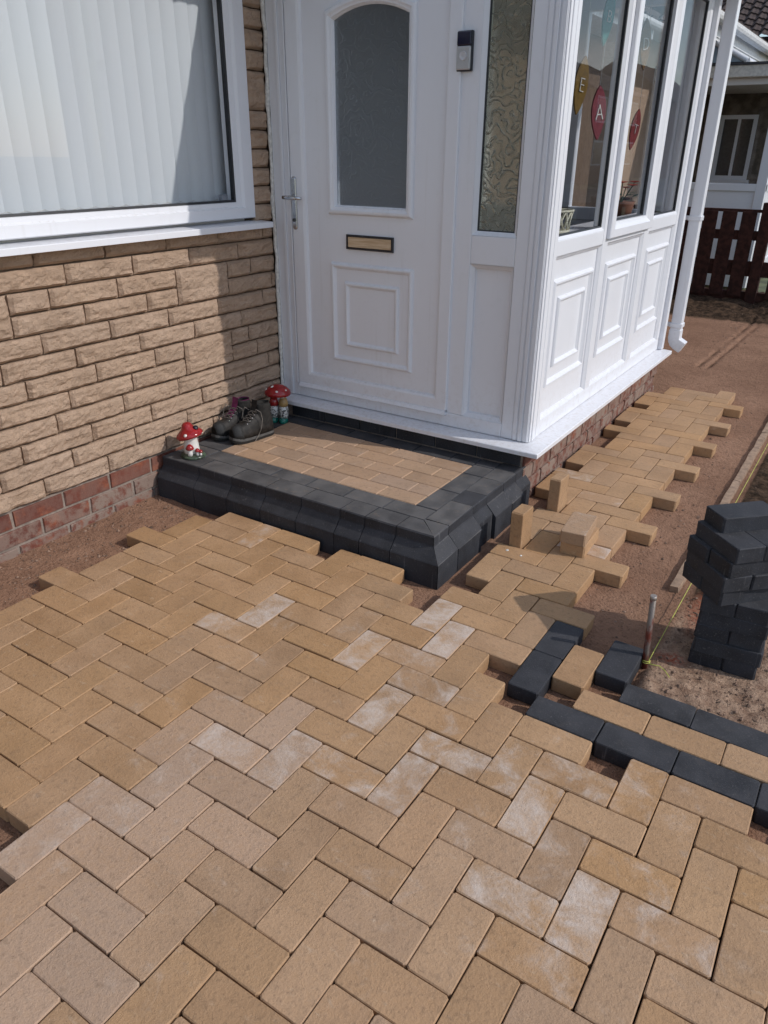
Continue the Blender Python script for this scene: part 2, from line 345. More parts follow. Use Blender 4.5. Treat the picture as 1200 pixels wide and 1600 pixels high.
# crumbs of soil and grit lying on the sand
cr = MB()
def crumb(x, y, r):
    z = ground_z(x, y)[0]; k = [Vector((rnd.uniform(-1, 1), rnd.uniform(-1, 1), rnd.uniform(-0.5, 1))).normalized() * r * rnd.uniform(0.6, 1.2) for _ in range(1)]
    vs = []
    for a in range(5): vs.append((x + math.cos(a * 1.2566 + r * 900) * r * rnd.uniform(.6, 1.2), y + math.sin(a * 1.2566 + r * 900) * r * rnd.uniform(.6, 1.2), z + r * rnd.uniform(-.1, .35)))
    vs.append((x, y, z + r * rnd.uniform(.6, 1.0)))
    cr.add(vs, [(a, (a + 1) % 5, 5) for a in range(5)])
for _ in range(2600):
    q = rnd.random()
    if q < 0.25: x, y = rnd.uniform(-2.42, -2.06), rnd.uniform(-0.3, 0.93)
    elif q < 0.60: x, y = rnd.uniform(-0.1, 0.6), rnd.uniform(0.74, 1.4)
    elif q < 0.75: x, y = rnd.uniform(-0.5, -0.1), rnd.uniform(0.9, 4.2)
    elif q < 0.83: x, y = rnd.gauss(-0.80, 0.07), rnd.uniform(4.9, 7.0)
    elif q < 0.92: x, y = rnd.uniform(-1.8, 1.2), rnd.uniform(6.9, 7.9)
    else: x, y = rnd.uniform(-0.05, 0.6), rnd.uniform(1.4, 4)
    if 0.005 < x < 0.225 and 0.99 < y < 1.21: continue
    crumb(x, y, abs(rnd.gauss(0.0025, 0.0022)) + 0.0012)
tag(cr.build('soil_crumbs', simple('crumbs', (0.21, 0.135, 0.095), 0.95, 0.5, 30, 0.3), weld=False), 'crumbs of soil and grit scattered on the sand', 'grit', kind='stuff')

# ------------------------------------------------------------------ paving blocks
TH = 0.05
def block_mesh(name, lx, ly, th=TH, c=0.0024, r=0.0055, jitter=0.0):
    rr = random.Random(hash((name, lx, ly)) % 1000 if False else int(lx * 7919 + ly * 104729 + jitter * 1e6) % 9973)
    def ring(ins, z):
        x, y = lx / 2 - ins, ly / 2 - ins; k = max(0.0012, r - ins * 0.3)
        pts = [(x - k, -y), (x, -y + k), (x, y - k), (x - k, y), (-x + k, y), (-x, y - k), (-x, -y + k), (-x + k, -y)]
        return [(p[0] + rr.uniform(-1, 1) * jitter, p[1] + rr.uniform(-1, 1) * jitter, z + rr.uniform(-1, 1) * jitter * 0.6) for p in pts]
    return MB().loft([ring(0, -th), ring(0, -c), ring(c, 0)]).mesh(name)
MESH_H = [block_mesh('paving_block', 0.2018, 0.0998, jitter=j) for j in (0.0006, 0.0008, 0.0010, 0.0012)]
MESH_HC = []
for me in MESH_H:
    k = me.copy(); k.materials.append(CHAR); MESH_HC.append(k)
for me in MESH_H: me.materials.append(BUFF)

def block(name, x, y, z, rot, mat='buff', parent=None, bloom=0.0, pale=0.0, dust=0.3):
    me = rnd.choice(MESH_H if mat == 'buff' else MESH_HC)
    o = bpy.data.objects.new(name, me); COL.objects.link(o)
    o.location = (x, y, z); o.rotation_euler = (0, 0, rot + (math.pi if rnd.random() < 0.5 else 0.0))
    o['bloom'] = float(bloom); o['pale'] = float(pale); o['dust'] = float(dust)
    if parent is not None: o.parent = parent
    return o

paving = thing('block_paving', 'herringbone driveway and path of buff blocks with charcoal border courses', 'paving', kind='structure')
BLOOM = {(-8, 6): .95, (-7, 5): .9, (-13, 3): .85, (-9, 3): .8, (-7, 1): .75, (-7, 3): .5, (-5, -1): .6, (-5, 1): .65, (-3, 1): .45, (-2, 0): .7, (-2, 2): .5, (0, 2): .5,
         (-14, 2): .5, (-10, -2): .6, (-8, -2): .6, (-7, -1): .55, (-11, -5): .45, (-8, 4): .35, (-6, 2): .3, (0, -2): .8, (0, 0): .4, (1, -1): .35, (-1, -1): .4, (-3, -1): .3,
         (-2, -2): .75, (-14, 0): .15, (-14, -2): .4, (-1, -3): .45, (1, 1): .3, (3, 1): .3, (-10, -4): .4, (-11, -7): .5, (-13, 1): .25, (-11, 1): .2, (-9, 21): .5, (-6, 14): .8, (-7, 19): .3, (-17, 7): .45}
def present(i, j, h):
    top = j + (1 if h else 2)
    if (i, j) in ((-5, 5), (-4, 4), (-9, 7), (-20, 8), (-9, 27), (-13, -7), (-12, -8)): return False
    if j <= -7 and i + j <= -20: return False
    if i <= -21 and not (i == -21 and h and j <= 5): return False
    if i >= -4 and top > 4: return False
    if i <= -5 and i <= -10 and top > 9: return False
    if i == -9 and 9 < top <= 18.5: return False
    if j > 38 and (i, j) not in ((-7, 39), (-5, 39)): return False
    return True
def in_view(x, y):
    d = Vector((x, y, 0)) - Vector(m.translation); w = d.dot(FWD)
    if w < 0.1: return False
    u = 600 + 1168.8 * d.dot(RIGHT) / w; v = 800 + 1168.8 * d.dot(DOWN) / w
    return -110 < u < 1310 and -50 < v < 1740
rest = MB(); cnt = 0
def lay(x, y, rot, mat='buff', key=None, pale=0.0, dust=0.25):
    global cnt
    zz = rnd.uniform(-0.0016, 0.0012)
    if in_view(x, y) and cnt < 300:
        cnt += 1
        o = block('paving_block', x + rnd.uniform(-.0006, .0006), y + rnd.uniform(-.0006, .0006), zz, rot + rnd.gauss(0, 0.004), mat, paving, max(BLOOM.get(key, 0.0) if key else 0.0, 0.10 if (key and key[1] < 5 and key[0] > -13) else 0.0), pale, dust)
        o.rotation_euler[0] = rnd.gauss(0, 0.004); o.rotation_euler[1] = rnd.gauss(0, 0.004)
    elif mat == 'buff':
        lx, ly = (0.099, 0.049) if abs(rot) < 0.1 else (0.049, 0.099)
        rest.box(x - lx, x + lx, y - ly, y + ly, -TH, zz)
cells = []
for i in range(-30, 22):
    for j in range(-26, 42):
        s = (i + j) % 4
        if s in (0, 2) and present(i, j, s == 0):
            cells.append((i, j, s == 0))
cells.sort(key=lambda c: (c[0] - 1) ** 2 + (c[1] + 8) ** 2)
for i, j, h in cells:
    x, y = ((i + 1) * A, (j + 0.5) * A) if h else ((i + 0.5) * A, (j + 1) * A)
    pale = 0.06 if (j > -1 or i < -11) else (0.95 if i <= -8 else 0.30)
    pale = max(0.0, min(1.0, pale + rnd.uniform(-.18, .18)))
    lay(x, y, 0.0 if h else math.pi / 2, 'buff', (i, j), pale)
lay(-18 * A, 8.5 * A, 0.0)                              # squeezed in along the step
for k in range(6):                                      # border: charcoal, buff, charcoal courses and their returns
    lay((-2 + 2 * k) * A, 4.5 * A, 0.0, 'char', dust=0.15); lay((-1 + 2 * k) * A, 5.5 * A, 0.0, 'buff', None, 0.25); lay((0 + 2 * k) * A, 6.5 * A, 0.0, 'char', dust=0.2)
lay(-3.5 * A, 6 * A, math.pi / 2, 'char', dust=0.1); lay(-3.5 * A, 8 * A, math.pi / 2, 'char', dust=0.1)
lay(-2.5 * A, 7 * A, math.pi / 2, 'buff', None, 0.1); lay(-1.5 * A, 8 * A, math.pi / 2, 'char', dust=0.05)
if rest.v:
    ro = rest.build('paving_blocks_beyond', BUFF, paving, weld=False); ro['kind'] = 'stuff'; ro['pale'] = 0.8; ro['bloom'] = 0.0
print('laid blocks', cnt, 'rest', len(rest.f) // 6)

for px_, py_, r_ in ((-0.759, 1.279, .0065), (-0.694, 1.267, .0048)):
    sp0 = MB().lathe([(0, 0), (r_, 0), (r_ * .8, .0012), (0, .0018)], px_, py_, 0.0012, 9, sy=1.3).build('paint_spot', simple('white_paint_drip', (.75, .74, .7), .5) if 'white_paint_drip' not in bpy.data.materials else bpy.data.materials['white_paint_drip'], paving)
# loose blocks
def loose(label, loc, rot, group=None, mat='buff', **kw):
    o = block('loose_paving_block', loc[0], loc[1], loc[2], 0.0, mat, None, **kw); o.rotation_euler = rot
    return tag(o, label, 'paving block', group)
# block lies with its top at local z = 0; standing on end its long side is vertical
def standing(label, x0, y0):
    o = loose(label, (0, 0, 0), (0, math.pi / 2, math.pi), pale=0.1)
    o.matrix_world = Matrix.Translation((x0, y0 + 0.0495, 0.0500)) @ Matrix.Rotation(math.radians(-1.5), 4, 'Z') @ Matrix.Rotation(math.pi / 2, 4, 'Y')
    return o
standing('buff paving block stood on end beside the dark doorstep', -0.722, 13 * A)
standing('buff paving block stood on end beside the porch plinth', -0.722, 17 * A)
loose('lower of two buff paving blocks piled on the path', (-0.532, 1.483, 0.0515), (0, 0, math.pi / 2 + 0.04), pale=0.2)
loose('upper of two buff paving blocks piled on the path', (-0.540, 1.476, 0.1030), (0, 0, math.pi / 2 + 0.10), pale=0.5, bloom=0.3)
# stack of charcoal blocks: five squared courses, then four twisted ones and a single block on top
def stack_course(cx, cy, z_top, ang, across, label, group, n=2):
    for q in range(n):
        d = (q - 0.5 * (n - 1)) * 0.101
        a2 = ang + (math.pi / 2 if across else 0.0)
        ox, oy = -math.sin(a2) * d, math.cos(a2) * d
        loose(label, (cx + ox + rnd.uniform(-.002, .002), cy + oy + rnd.uniform(-.002, .002), z_top), (0, 0, a2 + rnd.gauss(0, .012)), group, 'char', dust=0.15)
gz = -0.0535
for c in range(5):
    jx, jy = [(0, 0), (.004, -.003), (-.003, .002), (.002, .004), (-.004, 0)][c]
    stack_course(0.112 + jx, 1.112 + jy, gz + 0.0503 * (c + 1), math.radians(3 + (c % 3) * 1.2), c % 2 == 0, 'charcoal paving block in the %s course of the stack' % ('bottom', 'second', 'third', 'fourth', 'fifth')[c], '%s course of the charcoal stack' % ('bottom', 'second', 'third', 'fourth', 'fifth')[c])
for c in range(4):
    an = math.radians([48, 44, 49, 47][c]); fx, fy = [(0.077, 0.972), (0.070, 0.962), (0.081, 0.969), (0.088, 0.971)][c]
    ux, uy = math.cos(an), math.sin(an)
    cx, cy = fx + 0.1 * ux - 0.1 * uy, fy + 0.1 * uy + 0.1 * ux
    stack_course(cx, cy, gz + 0.0503 * (6 + c), an, c % 2 == 1, 'charcoal paving block in the %s course of the stack, turned askew' % ('sixth', 'seventh', 'eighth', 'ninth')[c], '%s course of the charcoal stack' % ('sixth', 'seventh', 'eighth', 'ninth')[c])
an = math.radians(45); ux, uy = math.cos(an), math.sin(an)
loose('charcoal paving block lying alone on top of the twisted stack', (0.027 + 0.1 * ux - 0.05 * uy, 1.056 + 0.1 * uy + 0.05 * ux, gz + 0.0503 * 10), (0, 0, an), None, 'char', dust=0.1)

# ------------------------------------------------------------------ house wall
WX = -2.42                                   # outer face of the stone
house = thing('bungalow', 'bungalow with buff split-face stone wall over a red brick plinth', 'house', (-2.42, 0, -0.05))
Y0, Y1, WALLTOP = -3.2, 8.0 - 1.4, 2.40
WIN = (-1.36, 1.735, 1.150, 2.20)            # window opening y0 y1 z0 z1
back = MB()
back.box(-2.70, WX - 0.020, Y0, WIN[0], -0.12, WALLTOP); back.box(-2.70, WX - 0.020, WIN[1], Y1, -0.12, WALLTOP)
back.box(-2.70, WX - 0.020, WIN[0], WIN[1], -0.12, WIN[2] - 0.02); back.box(-2.70, WX - 0.020, WIN[0], WIN[1], WIN[3], WALLTOP)
wall = back.build('stone_wall', MORTAR, house, weld=False)
def stone(y0, y1, z0, z1, seed):
    """one rock-faced walling stone: flat bed faces, broken irregular front"""
    g = 0.0032; y0 += g; y1 -= g; z0 += g; z1 -= g
    nu = max(3, int((y1 - y0) / 0.013)); nv = max(3, int((z1 - z0) / 0.010)); V = []; F = []
    bl = 0.5 + 0.5 * noise.noise(Vector((seed * 3.1, 1, 2)))
    for b in range(nv + 1):
        for a in range(nu + 1):
            u, v = a / nu, b / nv; y = y0 + (y1 - y0) * u; z = z0 + (z1 - z0) * v
            e = min((y - y0), (y1 - y)); ez = min((z - z0), (z1 - z)); ed = min(e, ez)
            q = Vector((y * 17 + seed * 5.3, z * 26, seed * 1.7))
            h = 0.010 * min(1.0, ed / 0.010) + 0.0065 * noise.noise(q) + 0.0050 * noise.noise(q * 2.7) + 0.0030 * noise.noise(q * 5.3)
            h += 0.004 * noise.noise(Vector((y * 6, z * 50, seed)))
            # lower arris spalled off unevenly
            sp = max(0.0, 0.010 + 0.014 * noise.noise(Vector((y * 11, seed, 4))) - (z - z0)); h -= sp * (0.45 + 0.35 * bl)
            if ed == 0: h = min(h, 0.001) - 0.002
            yy = y + (0.0014 * noise.noise(q * 1.9) if 0 < a < nu else 0); zz = z + (0.0022 * noise.noise(Vector((y * 22, seed, v * 3))))
            V.append((WX - 0.004 + h, yy, zz))
    w = nu + 1
    for b in range(nv):
        for a in range(nu): F.append((b * w + a, b * w + a + 1, (b + 1) * w + a + 1, (b + 1) * w + a))
    per = [a for a in range(w)] + [b * w + nu for b in range(1, nv + 1)] + [nv * w + a for a in range(nu - 1, -1, -1)] + [b * w for b in range(nv - 1, 0, -1)]
    o = len(V); V += [(WX - 0.03, V[p][1], V[p][2]) for p in per]
    for k in range(len(per)): F.append((per[k], o + k, o + (k + 1) % len(per), per[(k + 1) % len(per)]))
    mb = MB().add(V, F); me = mb.mesh('stone')
    return link('stone', me, STONE, wall)
CH = 0.0815; ZB = 0.150
JO = {0: [.375, .692, 1.024, 1.337, 1.655], 1: [.197, .525, .855, 1.171, 1.49, 1.80], 2: [.310, .637, .962, 1.283, 1.597], 3: [.484, .818, 1.137, 1.446, 1.779],
      4: [.235, .560, .881, 1.197, 'J', 1.515, 1.70], 5: [.382, .705, 1.022, 1.197, 'J', 1.515, 1.640], 6: [.297, .622, .949, 1.276, 1.595], 7: [.483, .805, 1.126, 1.441, 1.762],
      8: [.055, 'J', .377, .695, 1.015, 1.193, 'J', 1.523, 1.84], 9: [.055, 'J', .377, .549, .871, 1.193, 'J', 1.523, 1.687], 10: [.312, .636, .964, 1.285, 1.603], 11: [.190, .512, .836, 1.159, 1.475, 1.79]}
END = 1.868; sd = 0
for k in range(12):
    js = []; jump = set()
    for q in JO[k]:
        if q == 'J': jump.add(len(js) - 1)
        else: js.append(q)
    left = [js[0]]
    while left[-1] > -1.2: left.append(left[-1] - (0.325 if rnd.random() < 0.8 else 0.175))
    off = len(left) - 1; jump = {q + off for q in jump}
    js = left[::-1] + js[1:] + [END]
    for q in range(len(js) - 1):
        sd += 1; z0 = ZB + k * CH
        if q in jump:
            if k in (4, 8): stone(js[q], js[q + 1], z0, z0 + 2 * CH, sd)
            continue
        if js[q + 1] - js[q] < 0.02: continue
        stone(js[q], js[q + 1], z0, z0 + CH, sd)
z = ZB + 12 * CH; k = 0
while z < 2.36:                                  # the narrow strip between window and porch
    h = 2 * CH if k == 6 else CH
    h = min(h, 2.385 - z); sd += 1; stone(WIN[1] + 0.008, END, z, z + h, sd); z += h; k += 1
# brick plinth
pl = MB().box(-2.60, -2.4375, Y0, END, -0.16, 0.1495).build('brick_plinth', MORTAR2, house)
def brick_mesh(L, H, D, seed):
    rr = random.Random(seed); c = 0.003
    def rg(ins, d): return [(d, y, z) for y, z in ((-L / 2 + ins, -H / 2 + ins), (L / 2 - ins, -H / 2 + ins), (L / 2 - ins, H / 2 - ins), (-L / 2 + ins, H / 2 - ins))]
    r = [rg(0, -D), rg(0, -c), rg(c, 0)]
    r = [[(p[0] + rr.uniform(-.0012, .0012), p[1] + rr.uniform(-.0015, .0015), p[2] + rr.uniform(-.0015, .0015)) for p in q] for q in r]
    me = MB().loft(r).mesh('brick'); me.materials.append(RED); return me
BR = [brick_mesh(0.222, 0.066, 0.04, s) for s in range(4)]
BR_SHADE = []  # same bricks in charcoal, the dark colour standing in for shade
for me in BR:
    q_ = me.copy(); q_.materials.clear(); q_.materials.append(CHAR); BR_SHADE.append(q_)
def brick_at(x, y, z, L, H, D, parent, rotz=0.0, dust=0.0, base=0.222, baseh=0.066):
    o = bpy.data.objects.new('brick', rnd.choice(BR)); COL.objects.link(o)
    o.parent = parent; o.matrix_parent_inverse = Matrix.Identity(4)
    # parent chain is offset by the thing's base: undo it here
    pb = Vector((0, 0, 0)); p = parent
    pb = Vector(p.parent['base']) if p.parent is not None and p.parent.get('base') else Vector((0, 0, 0))
    o.location = Vector((x, y, z)); o.rotation_euler = (rnd.gauss(0, .006), rnd.gauss(0, .006), rotz); o.scale = (1, L / base, H / baseh)
    o['dust'] = float(dust); return o
for row, (zc, offs, du) in enumerate(((0.108, 0.08, 0.15), (0.031, 0.20, 0.75), (-0.046, 0.08, 0.9))):
    y = -1.4 + offs
    while y < 1.85:
        brick_at(-2.430, y, zc, 0.222, 0.066, 0.04, pl, 0, du * rnd.uniform(0.6, 1.2)); y += 0.236
# roof with its eaves
ev = MB(); ev.box(-3.2, -2.09, Y0 - 0.3, Y1 + 0.3, 2.395, 2.41); ev.box(-2.115, -2.09, Y0 - 0.3, Y1 + 0.3, 2.41, 2.55)
roof = MB().add([(-2.06, Y0 - 0.3, 2.56), (-2.06, Y1 + 0.3, 2.56), (-6.3, Y1 + 0.3, 4.6), (-6.3, Y0 - 0.3, 4.6), (-2.06, Y0 - 0.3, 2.60), (-2.06, Y1 + 0.3, 2.60), (-6.3, Y1 + 0.3, 4.64), (-6.3, Y0 - 0.3, 4.64)],
                [(0, 3, 2, 1), (4, 5, 6, 7), (0, 1, 5, 4), (1, 2, 6, 5), (2, 3, 7, 6), (3, 0, 4, 7)]).build('roof', TILE, house)
ev.build('soffit', SOFFIT, house, weld=False)
gut = MB()
pr = [(-2.085 + 0.055 - 0.055 * math.cos(t), 2.50 - 0.055 * math.sin(t)) for t in [math.pi * q / 8 for q in range(9)]]
gut.loft([[(a, yy, b) for a, b in pr] for yy in (Y0 - 0.3, Y1 + 0.3)], closed=False, caps=False)
gut.build('gutter', SOFFIT, house)
side = MB(); side.box(-10.3, -2.7, Y0, Y0 + 0.25, -0.12, 2.42); side.box(-10.3, -2.7, Y1 - 0.25, Y1, -0.12, 2.42); side.box(-10.3, -10.05, Y0, Y1, -0.12, 2.42); side.box(-10.3, -2.6, Y0, Y1, 2.42, 2.46)
side.build('side_walls', MORTAR, house, weld=False)
room = MB(); room.box(-6.0, -5.95, -2.6, 3.0, 0, 2.38); room.box(-6.0, -2.7, -2.65, -2.6, 0, 2.38); room.box(-6.0, -2.7, 2.6, 2.65, 0, 2.38); room.box(-6.0, -2.7, -2.6, 2.6, -0.02, 0.05)
room.build('room_walls', DARKIN, house, weld=False)

# --- profile frames: rectangular ring swept through a profile of (inset, height) pairs, corners mitred
def ring_frame(mb, mp, outline, prof, smooth=False):
    loops = [[mp(u, v, d) for u, v in outline(i)] for i, d in prof]
    n = len(loops[0]); vs = [p for l in loops for p in l]; fs = []
    for a in range(len(loops) - 1):
        for b in range(n): fs.append((a * n + b, a * n + (b + 1) % n, (a + 1) * n + (b + 1) % n, (a + 1) * n + b))
    mb.add(vs, fs, smooth); return mb
def rect(u0, u1, v0, v1): return lambda i: [(u0 + i, v0 + i), (u1 - i, v0 + i), (u1 - i, v1 - i), (u0 + i, v1 - i)]
def rect4(u0, u1, v0, v1, wl_, wr, wb, wt):        # inset by a fraction of different widths on each side
    return lambda t: [(u0 + wl_ * t, v0 + wb * t), (u1 - wr * t, v0 + wb * t), (u1 - wr * t, v1 - wt * t), (u0 + wl_ * t, v1 - wt * t)]
def pbox(mb, mp, u0, u1, v0, v1, d0, d1):
    P = [mp(u, v, d) for d in (d0, d1) for u, v in ((u0, v0), (u1, v0), (u1, v1), (u0, v1))]
    return mb.add(P, [(0, 1, 2, 3), (4, 5, 6, 7), (0, 1, 5, 4), (1, 2, 6, 5), (2, 3, 7, 6), (3, 0, 4, 7)])

# --- house window
mpw = lambda u, v, d: (WX - 0.012 + d, u, v)
win = MB()
ring_frame(win, mpw, rect4(WIN[0], WIN[1] + 0.012, WIN[2], WIN[3], .115, .118, .076, .08), [(0, -0.07), (0, 0.006), (0.06, 0.012), (0.62, 0.012), (0.72, 0.0), (0.95, -0.002), (1.0, -0.012), (1.0, -0.06)])
window = win.build('window', PVC, house, weld=True)
gk = MB(); ring_frame(gk, mpw, rect(WIN[0] + .113, WIN[1] - .104, WIN[2] + .075, WIN[3] - .079), [(0, -0.010), (0.0, -0.007), (0.009, -0.010), (0.009, -0.03)])
gk.build('gasket', GASKET, window)
gp = MB(); pbox(gp, mpw, WIN[0] + .113, WIN[1] - .104, WIN[2] + .075, WIN[3] - .079, -0.030, -0.026); gp.build('pane', GLASS, window)
lk = MB(); pbox(lk, mpw, WIN[1] - .165, WIN[1] - .125, WIN[2] + .082, WIN[2] + .108, -0.062, -0.036); lk.build('latch', simple('grey_latch', (0.28, 0.29, 0.32), .4), window, bevel=0.003)
sill = MB().loft([[(-2.46, y, 1.136), (-2.352, y, 1.131), (-2.350, y, 1.128), (-2.350, y, 1.106), (-2.360, y, 1.104), (-2.365, y, 1.112), (-2.46, y, 1.112)] for y in (WIN[0] - 0.06, 1.790)])
sill.build('window_sill', PVC, house)
inn = MB().box(-2.72, -2.49, WIN[0], WIN[1], WIN[2] - 0.02, WIN[2] + 0.01); inn.build('inner_sill', PVC, house)
# vertical blind behind it
blind = thing('vertical_blind', 'pale grey vertical blind hanging behind the house window', 'blind', (-2.54, 0, 2.2))
hr = MB().box(-2.56, -2.52, WIN[0], WIN[1] - 0.1, 2.17, 2.20); hr.build('head_rail', PVC, blind)
sl_me = MB().add([(0.006 * math.cos(t * 2.2) - 0.003, -0.0445 + 0.0111 * q, zz) for zz in (1.188, 2.17) for q, t in ((q, -0.9 + q * 0.225) for q in range(9))], [(q, q + 1, q + 10, q + 9) for q in range(8)], True).mesh('slat')
wt_me = MB().box(-0.004, 0.002, -0.040, 0.040, 1.195, 1.22).mesh('weight'); ch_me = MB().tube([(0.012, -0.03, 1.235), (0.014, 0.0, 1.225), (0.012, 0.045, 1.235)], 0.0012, 4).mesh('chain')
for q in range(40):
    y = -1.25 + q * 0.0780
    if y > 1.68: break
    s = link('slat', sl_me, SLAT, blind); s.location = (-2.545, y, 0); s.rotation_euler = (0, 0, math.radians(-8 + rnd.gauss(0, 1.6)))
    c = link('chain', ch_me, SEAL, s); c.matrix_parent_inverse = Matrix.Identity(4)

# ------------------------------------------------------------------ doorstep
step = thing('doorstep', 'raised doorstep of charcoal splayed kerbs framing buff blocks', 'step', (-1.65, 1.4, -0.05))
SL, SR, SF, SB = -2.412, -0.886, 0.931, 1.838           # plan limits at the foot
ZT, ZS0, ZS1, IN = 0.140, 0.050, 0.098, 0.047
core = MB().box(SL + 0.01, SR - 0.06, SF + 0.06, SB - 0.04, -0.10, ZT - 0.052).build('core', MORTAR2, step)
PROF = [(0, -0.075), (0, ZS0 - 0.002), (0.003, ZS0 + 0.002), (IN - 0.003, ZS1 - 0.002), (IN, ZS1 + 0.003), (IN, ZT - 0.004), (IN + 0.004, ZT), (IN + 0.1035, ZT), (IN + 0.1035, -0.06)]
def kerb_unit(p0, p1, mitre0, mitre1, front=True):
    """kerb block between two positions along the run; mitred ends follow the inset"""
    j = 0.0017; rings = []
    for e, (p, mt) in enumerate(((p0 + j, mitre0), (p1 - j, mitre1))):
        rg = []
        for ins, zz in PROF:
            q = p + (ins if mt else 0) * (1 if e == 0 else -1)
            jj = 0.0011 * rnd.uniform(-1, 1)
            rg.append((q, SF + ins + jj, zz + jj) if front else (SR - ins + jj, q, zz + jj))
        rings.append(rg)
    o = MB().loft(rings).build('kerb_block', CHAR, step); o['dust'] = rnd.uniform(0.55, 1.0); return o
cuts = [SL, -2.172, -1.969, -1.769, -1.573, -1.372, -1.249, -1.102, SR]
for a, b in zip(cuts[:-1], cuts[1:]): kerb_unit(a, b, False, b == SR)
cr_ = [SF, 1.095, 1.305]
kerb_unit(cr_[0], cr_[1], True, False, False); kerb_unit(cr_[1], cr_[2], False, False, False)
kerb_unit(1.432, 1.600, False, False, False); kerb_unit(1.600, 1.727, False, False, False)
# two plain blocks fill the run where splayed ones are missing
def plain_kerb(y0, y1):
    pr2 = [(0.016, -0.075), (0.016, 0.062), (0.018, 0.066), (IN - 0.003, ZS1 - 0.002), (IN, ZS1 + 0.003), (IN, ZT - 0.004), (IN + 0.004, ZT), (IN + 0.1035, ZT), (IN + 0.1035, -0.06)]
    o = MB().loft([[(SR - i, y, z) for i, z in pr2] for y in (y0 + .001, y1 - .001)]).build('kerb_block', CHAR, step); o['dust'] = 0.2
plain_kerb(1.305, 1.432); plain_kerb(1.727, SB)
def paver(name, mat, x0, x1, y0, y1, dust=0.7, pale=0.0, bloom=0.0):
    g = 0.0012; c = 0.0035; z = ZT + rnd.uniform(-.0012, .0006)
    def rg(i, zz): return [(x0 + g + i, y0 + g + i, zz), (x1 - g - i, y0 + g + i, zz), (x1 - g - i, y1 - g - i, zz), (x0 + g + i, y1 - g - i, zz)]
    o = MB().loft([rg(0, z - TH), rg(0, z - c), rg(c, z)]).build(name, mat, step); o['dust'] = dust; o['pale'] = pale; o['bloom'] = bloom
RX0, RX1, RY0, RY1 = SL + IN * 0, SR - IN - 0.1045, SF + IN + 0.1045, SB
xo, yo = RX1, RY0                                         # outer corner of the charcoal ring
bx0, bx1, by0, by1 = -2.236, xo - 0.1025, yo + 0.104, 1.700
x = xo
first = True
while x > SL + 0.03:
    w = 0.2 if first else 0.2; first = False
    nx_ = max(SL + 0.003, x - w); paver('charcoal_paver', CHAR, nx_, x, yo, by0, 0.8); x = nx_
ysr = [by0, 1.384, 1.600, 1.716]
for a, b in zip(ysr[:-1], ysr[1:]): paver('charcoal_paver', CHAR, bx1, xo, a, b, 0.8)
for a, b in ((by0, 1.385), (1.385, 1.587), (1.587, by1)): paver('charcoal_paver', CHAR, SL + 0.003, bx0, a, b, 0.5)
x = bx1
k = 0
while x > SL + 0.03:
    nx_ = max(SL + 0.003, x - (0.13 if k == 0 else 0.2)); paver('charcoal_paver', CHAR, nx_, x, by1, SB - 0.035, 0.3); x = nx_; k += 1
paver('charcoal_paver', CHAR, bx1, xo, 1.716, SB - 0.035, 0.3)
rh = (by1 - by0) / 5
for r in range(5):
    a0 = by0 + r * rh; x = bx1; w = [0.193, 0.100, 0.193, 0.100, 0.193][r]
    while x > bx0 + 0.004:
        nx_ = max(bx0, x - w)
        if nx_ - bx0 < 0.02: nx_ = bx0
        paver('buff_paver', BUFF, nx_, x, a0, a0 + rh, pale=0.75 + rnd.uniform(-.2, .2), bloom=0.12 if rnd.random() < .3 else 0.0); x = nx_; w = 0.203

# ------------------------------------------------------------------ porch
porch = thing('porch', 'white glazed entrance porch on a low brick base with a panelled front', 'porch', (-1.65, 3.0, -0.05))
DY, FX = 1.866, -0.947                        # planes of the door face and of the front face
PB, PT, PYE = 0.235, 2.32, 4.13               # foot, head, far end
md = lambda u, v, d: (u, DY - d, v)           # door face
mf = lambda u, v, d: (FX + d, u, v)           # front face
mr = lambda u, v, d: (u, PYE + d, v)          # far side
# brick base
pb = MB(); pb.box(-2.40, -0.9420, 1.812, 1.92, -0.14, 0.2125); pb.box(-1.06, -0.9420, 1.92, 4.10, -0.14, 0.2125); pb.box(-2.40, -0.9420, 4.0, 4.10, -0.14, 0.2125)
plinth = pb.build('brick_base', MORTAR2, porch, weld=False)
for row, (zc, off, du) in enumerate(((0.176, 0.0, 0.1), (0.100, 0.11, 0.9), (0.024, 0.0, 1.0), (-0.050, 0.11, 0.9))):
    y = 1.915 + off - 0.22
    while y < 4.1:
        a, b = max(1.803, y - 0.107), min(4.108, y + 0.107)
        if b - a > 0.03: brick_at(-0.930, (a + b) / 2, zc, b - a, 0.066, .04, plinth, 0, du * rnd.uniform(.7, 1.2))
        y += 0.225
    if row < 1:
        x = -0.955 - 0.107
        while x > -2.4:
            o = brick_at(x, 1.802, zc, 0.218, 0.066, .04, plinth, -math.pi / 2, 0.1); o.data = rnd.choice(BR_SHADE) if x < -1.05 else o.data; x -= 0.225  # shade under the door cill painted by charcoal bricks; corner end stays red
# cill, one L-shaped board round the corner
cz0, cz1 = 0.213, 0.235
out = [(-2.400, 1.765), (-0.857, 1.765), (-0.857, 4.125), (-1.02, 4.125), (-1.02, 1.93), (-2.400, 1.93)]
def offs(i): return [(-2.400, 1.765 + i), (-0.857 - i, 1.765 + i), (-0.857 - i, 4.125), (-1.02, 4.125), (-1.02, 1.93), (-2.400, 1.93)]
cill = MB().loft([[(x, y, cz0) for x, y in offs(0)], [(x, y, cz1 - 0.004) for x, y in offs(0)], [(x, y, cz1 - 0.001) for x, y in offs(0.003)], [(x, y, cz1 + 0.004) for x, y in offs(0.07)]])
cill.build('cill', PVC, porch)
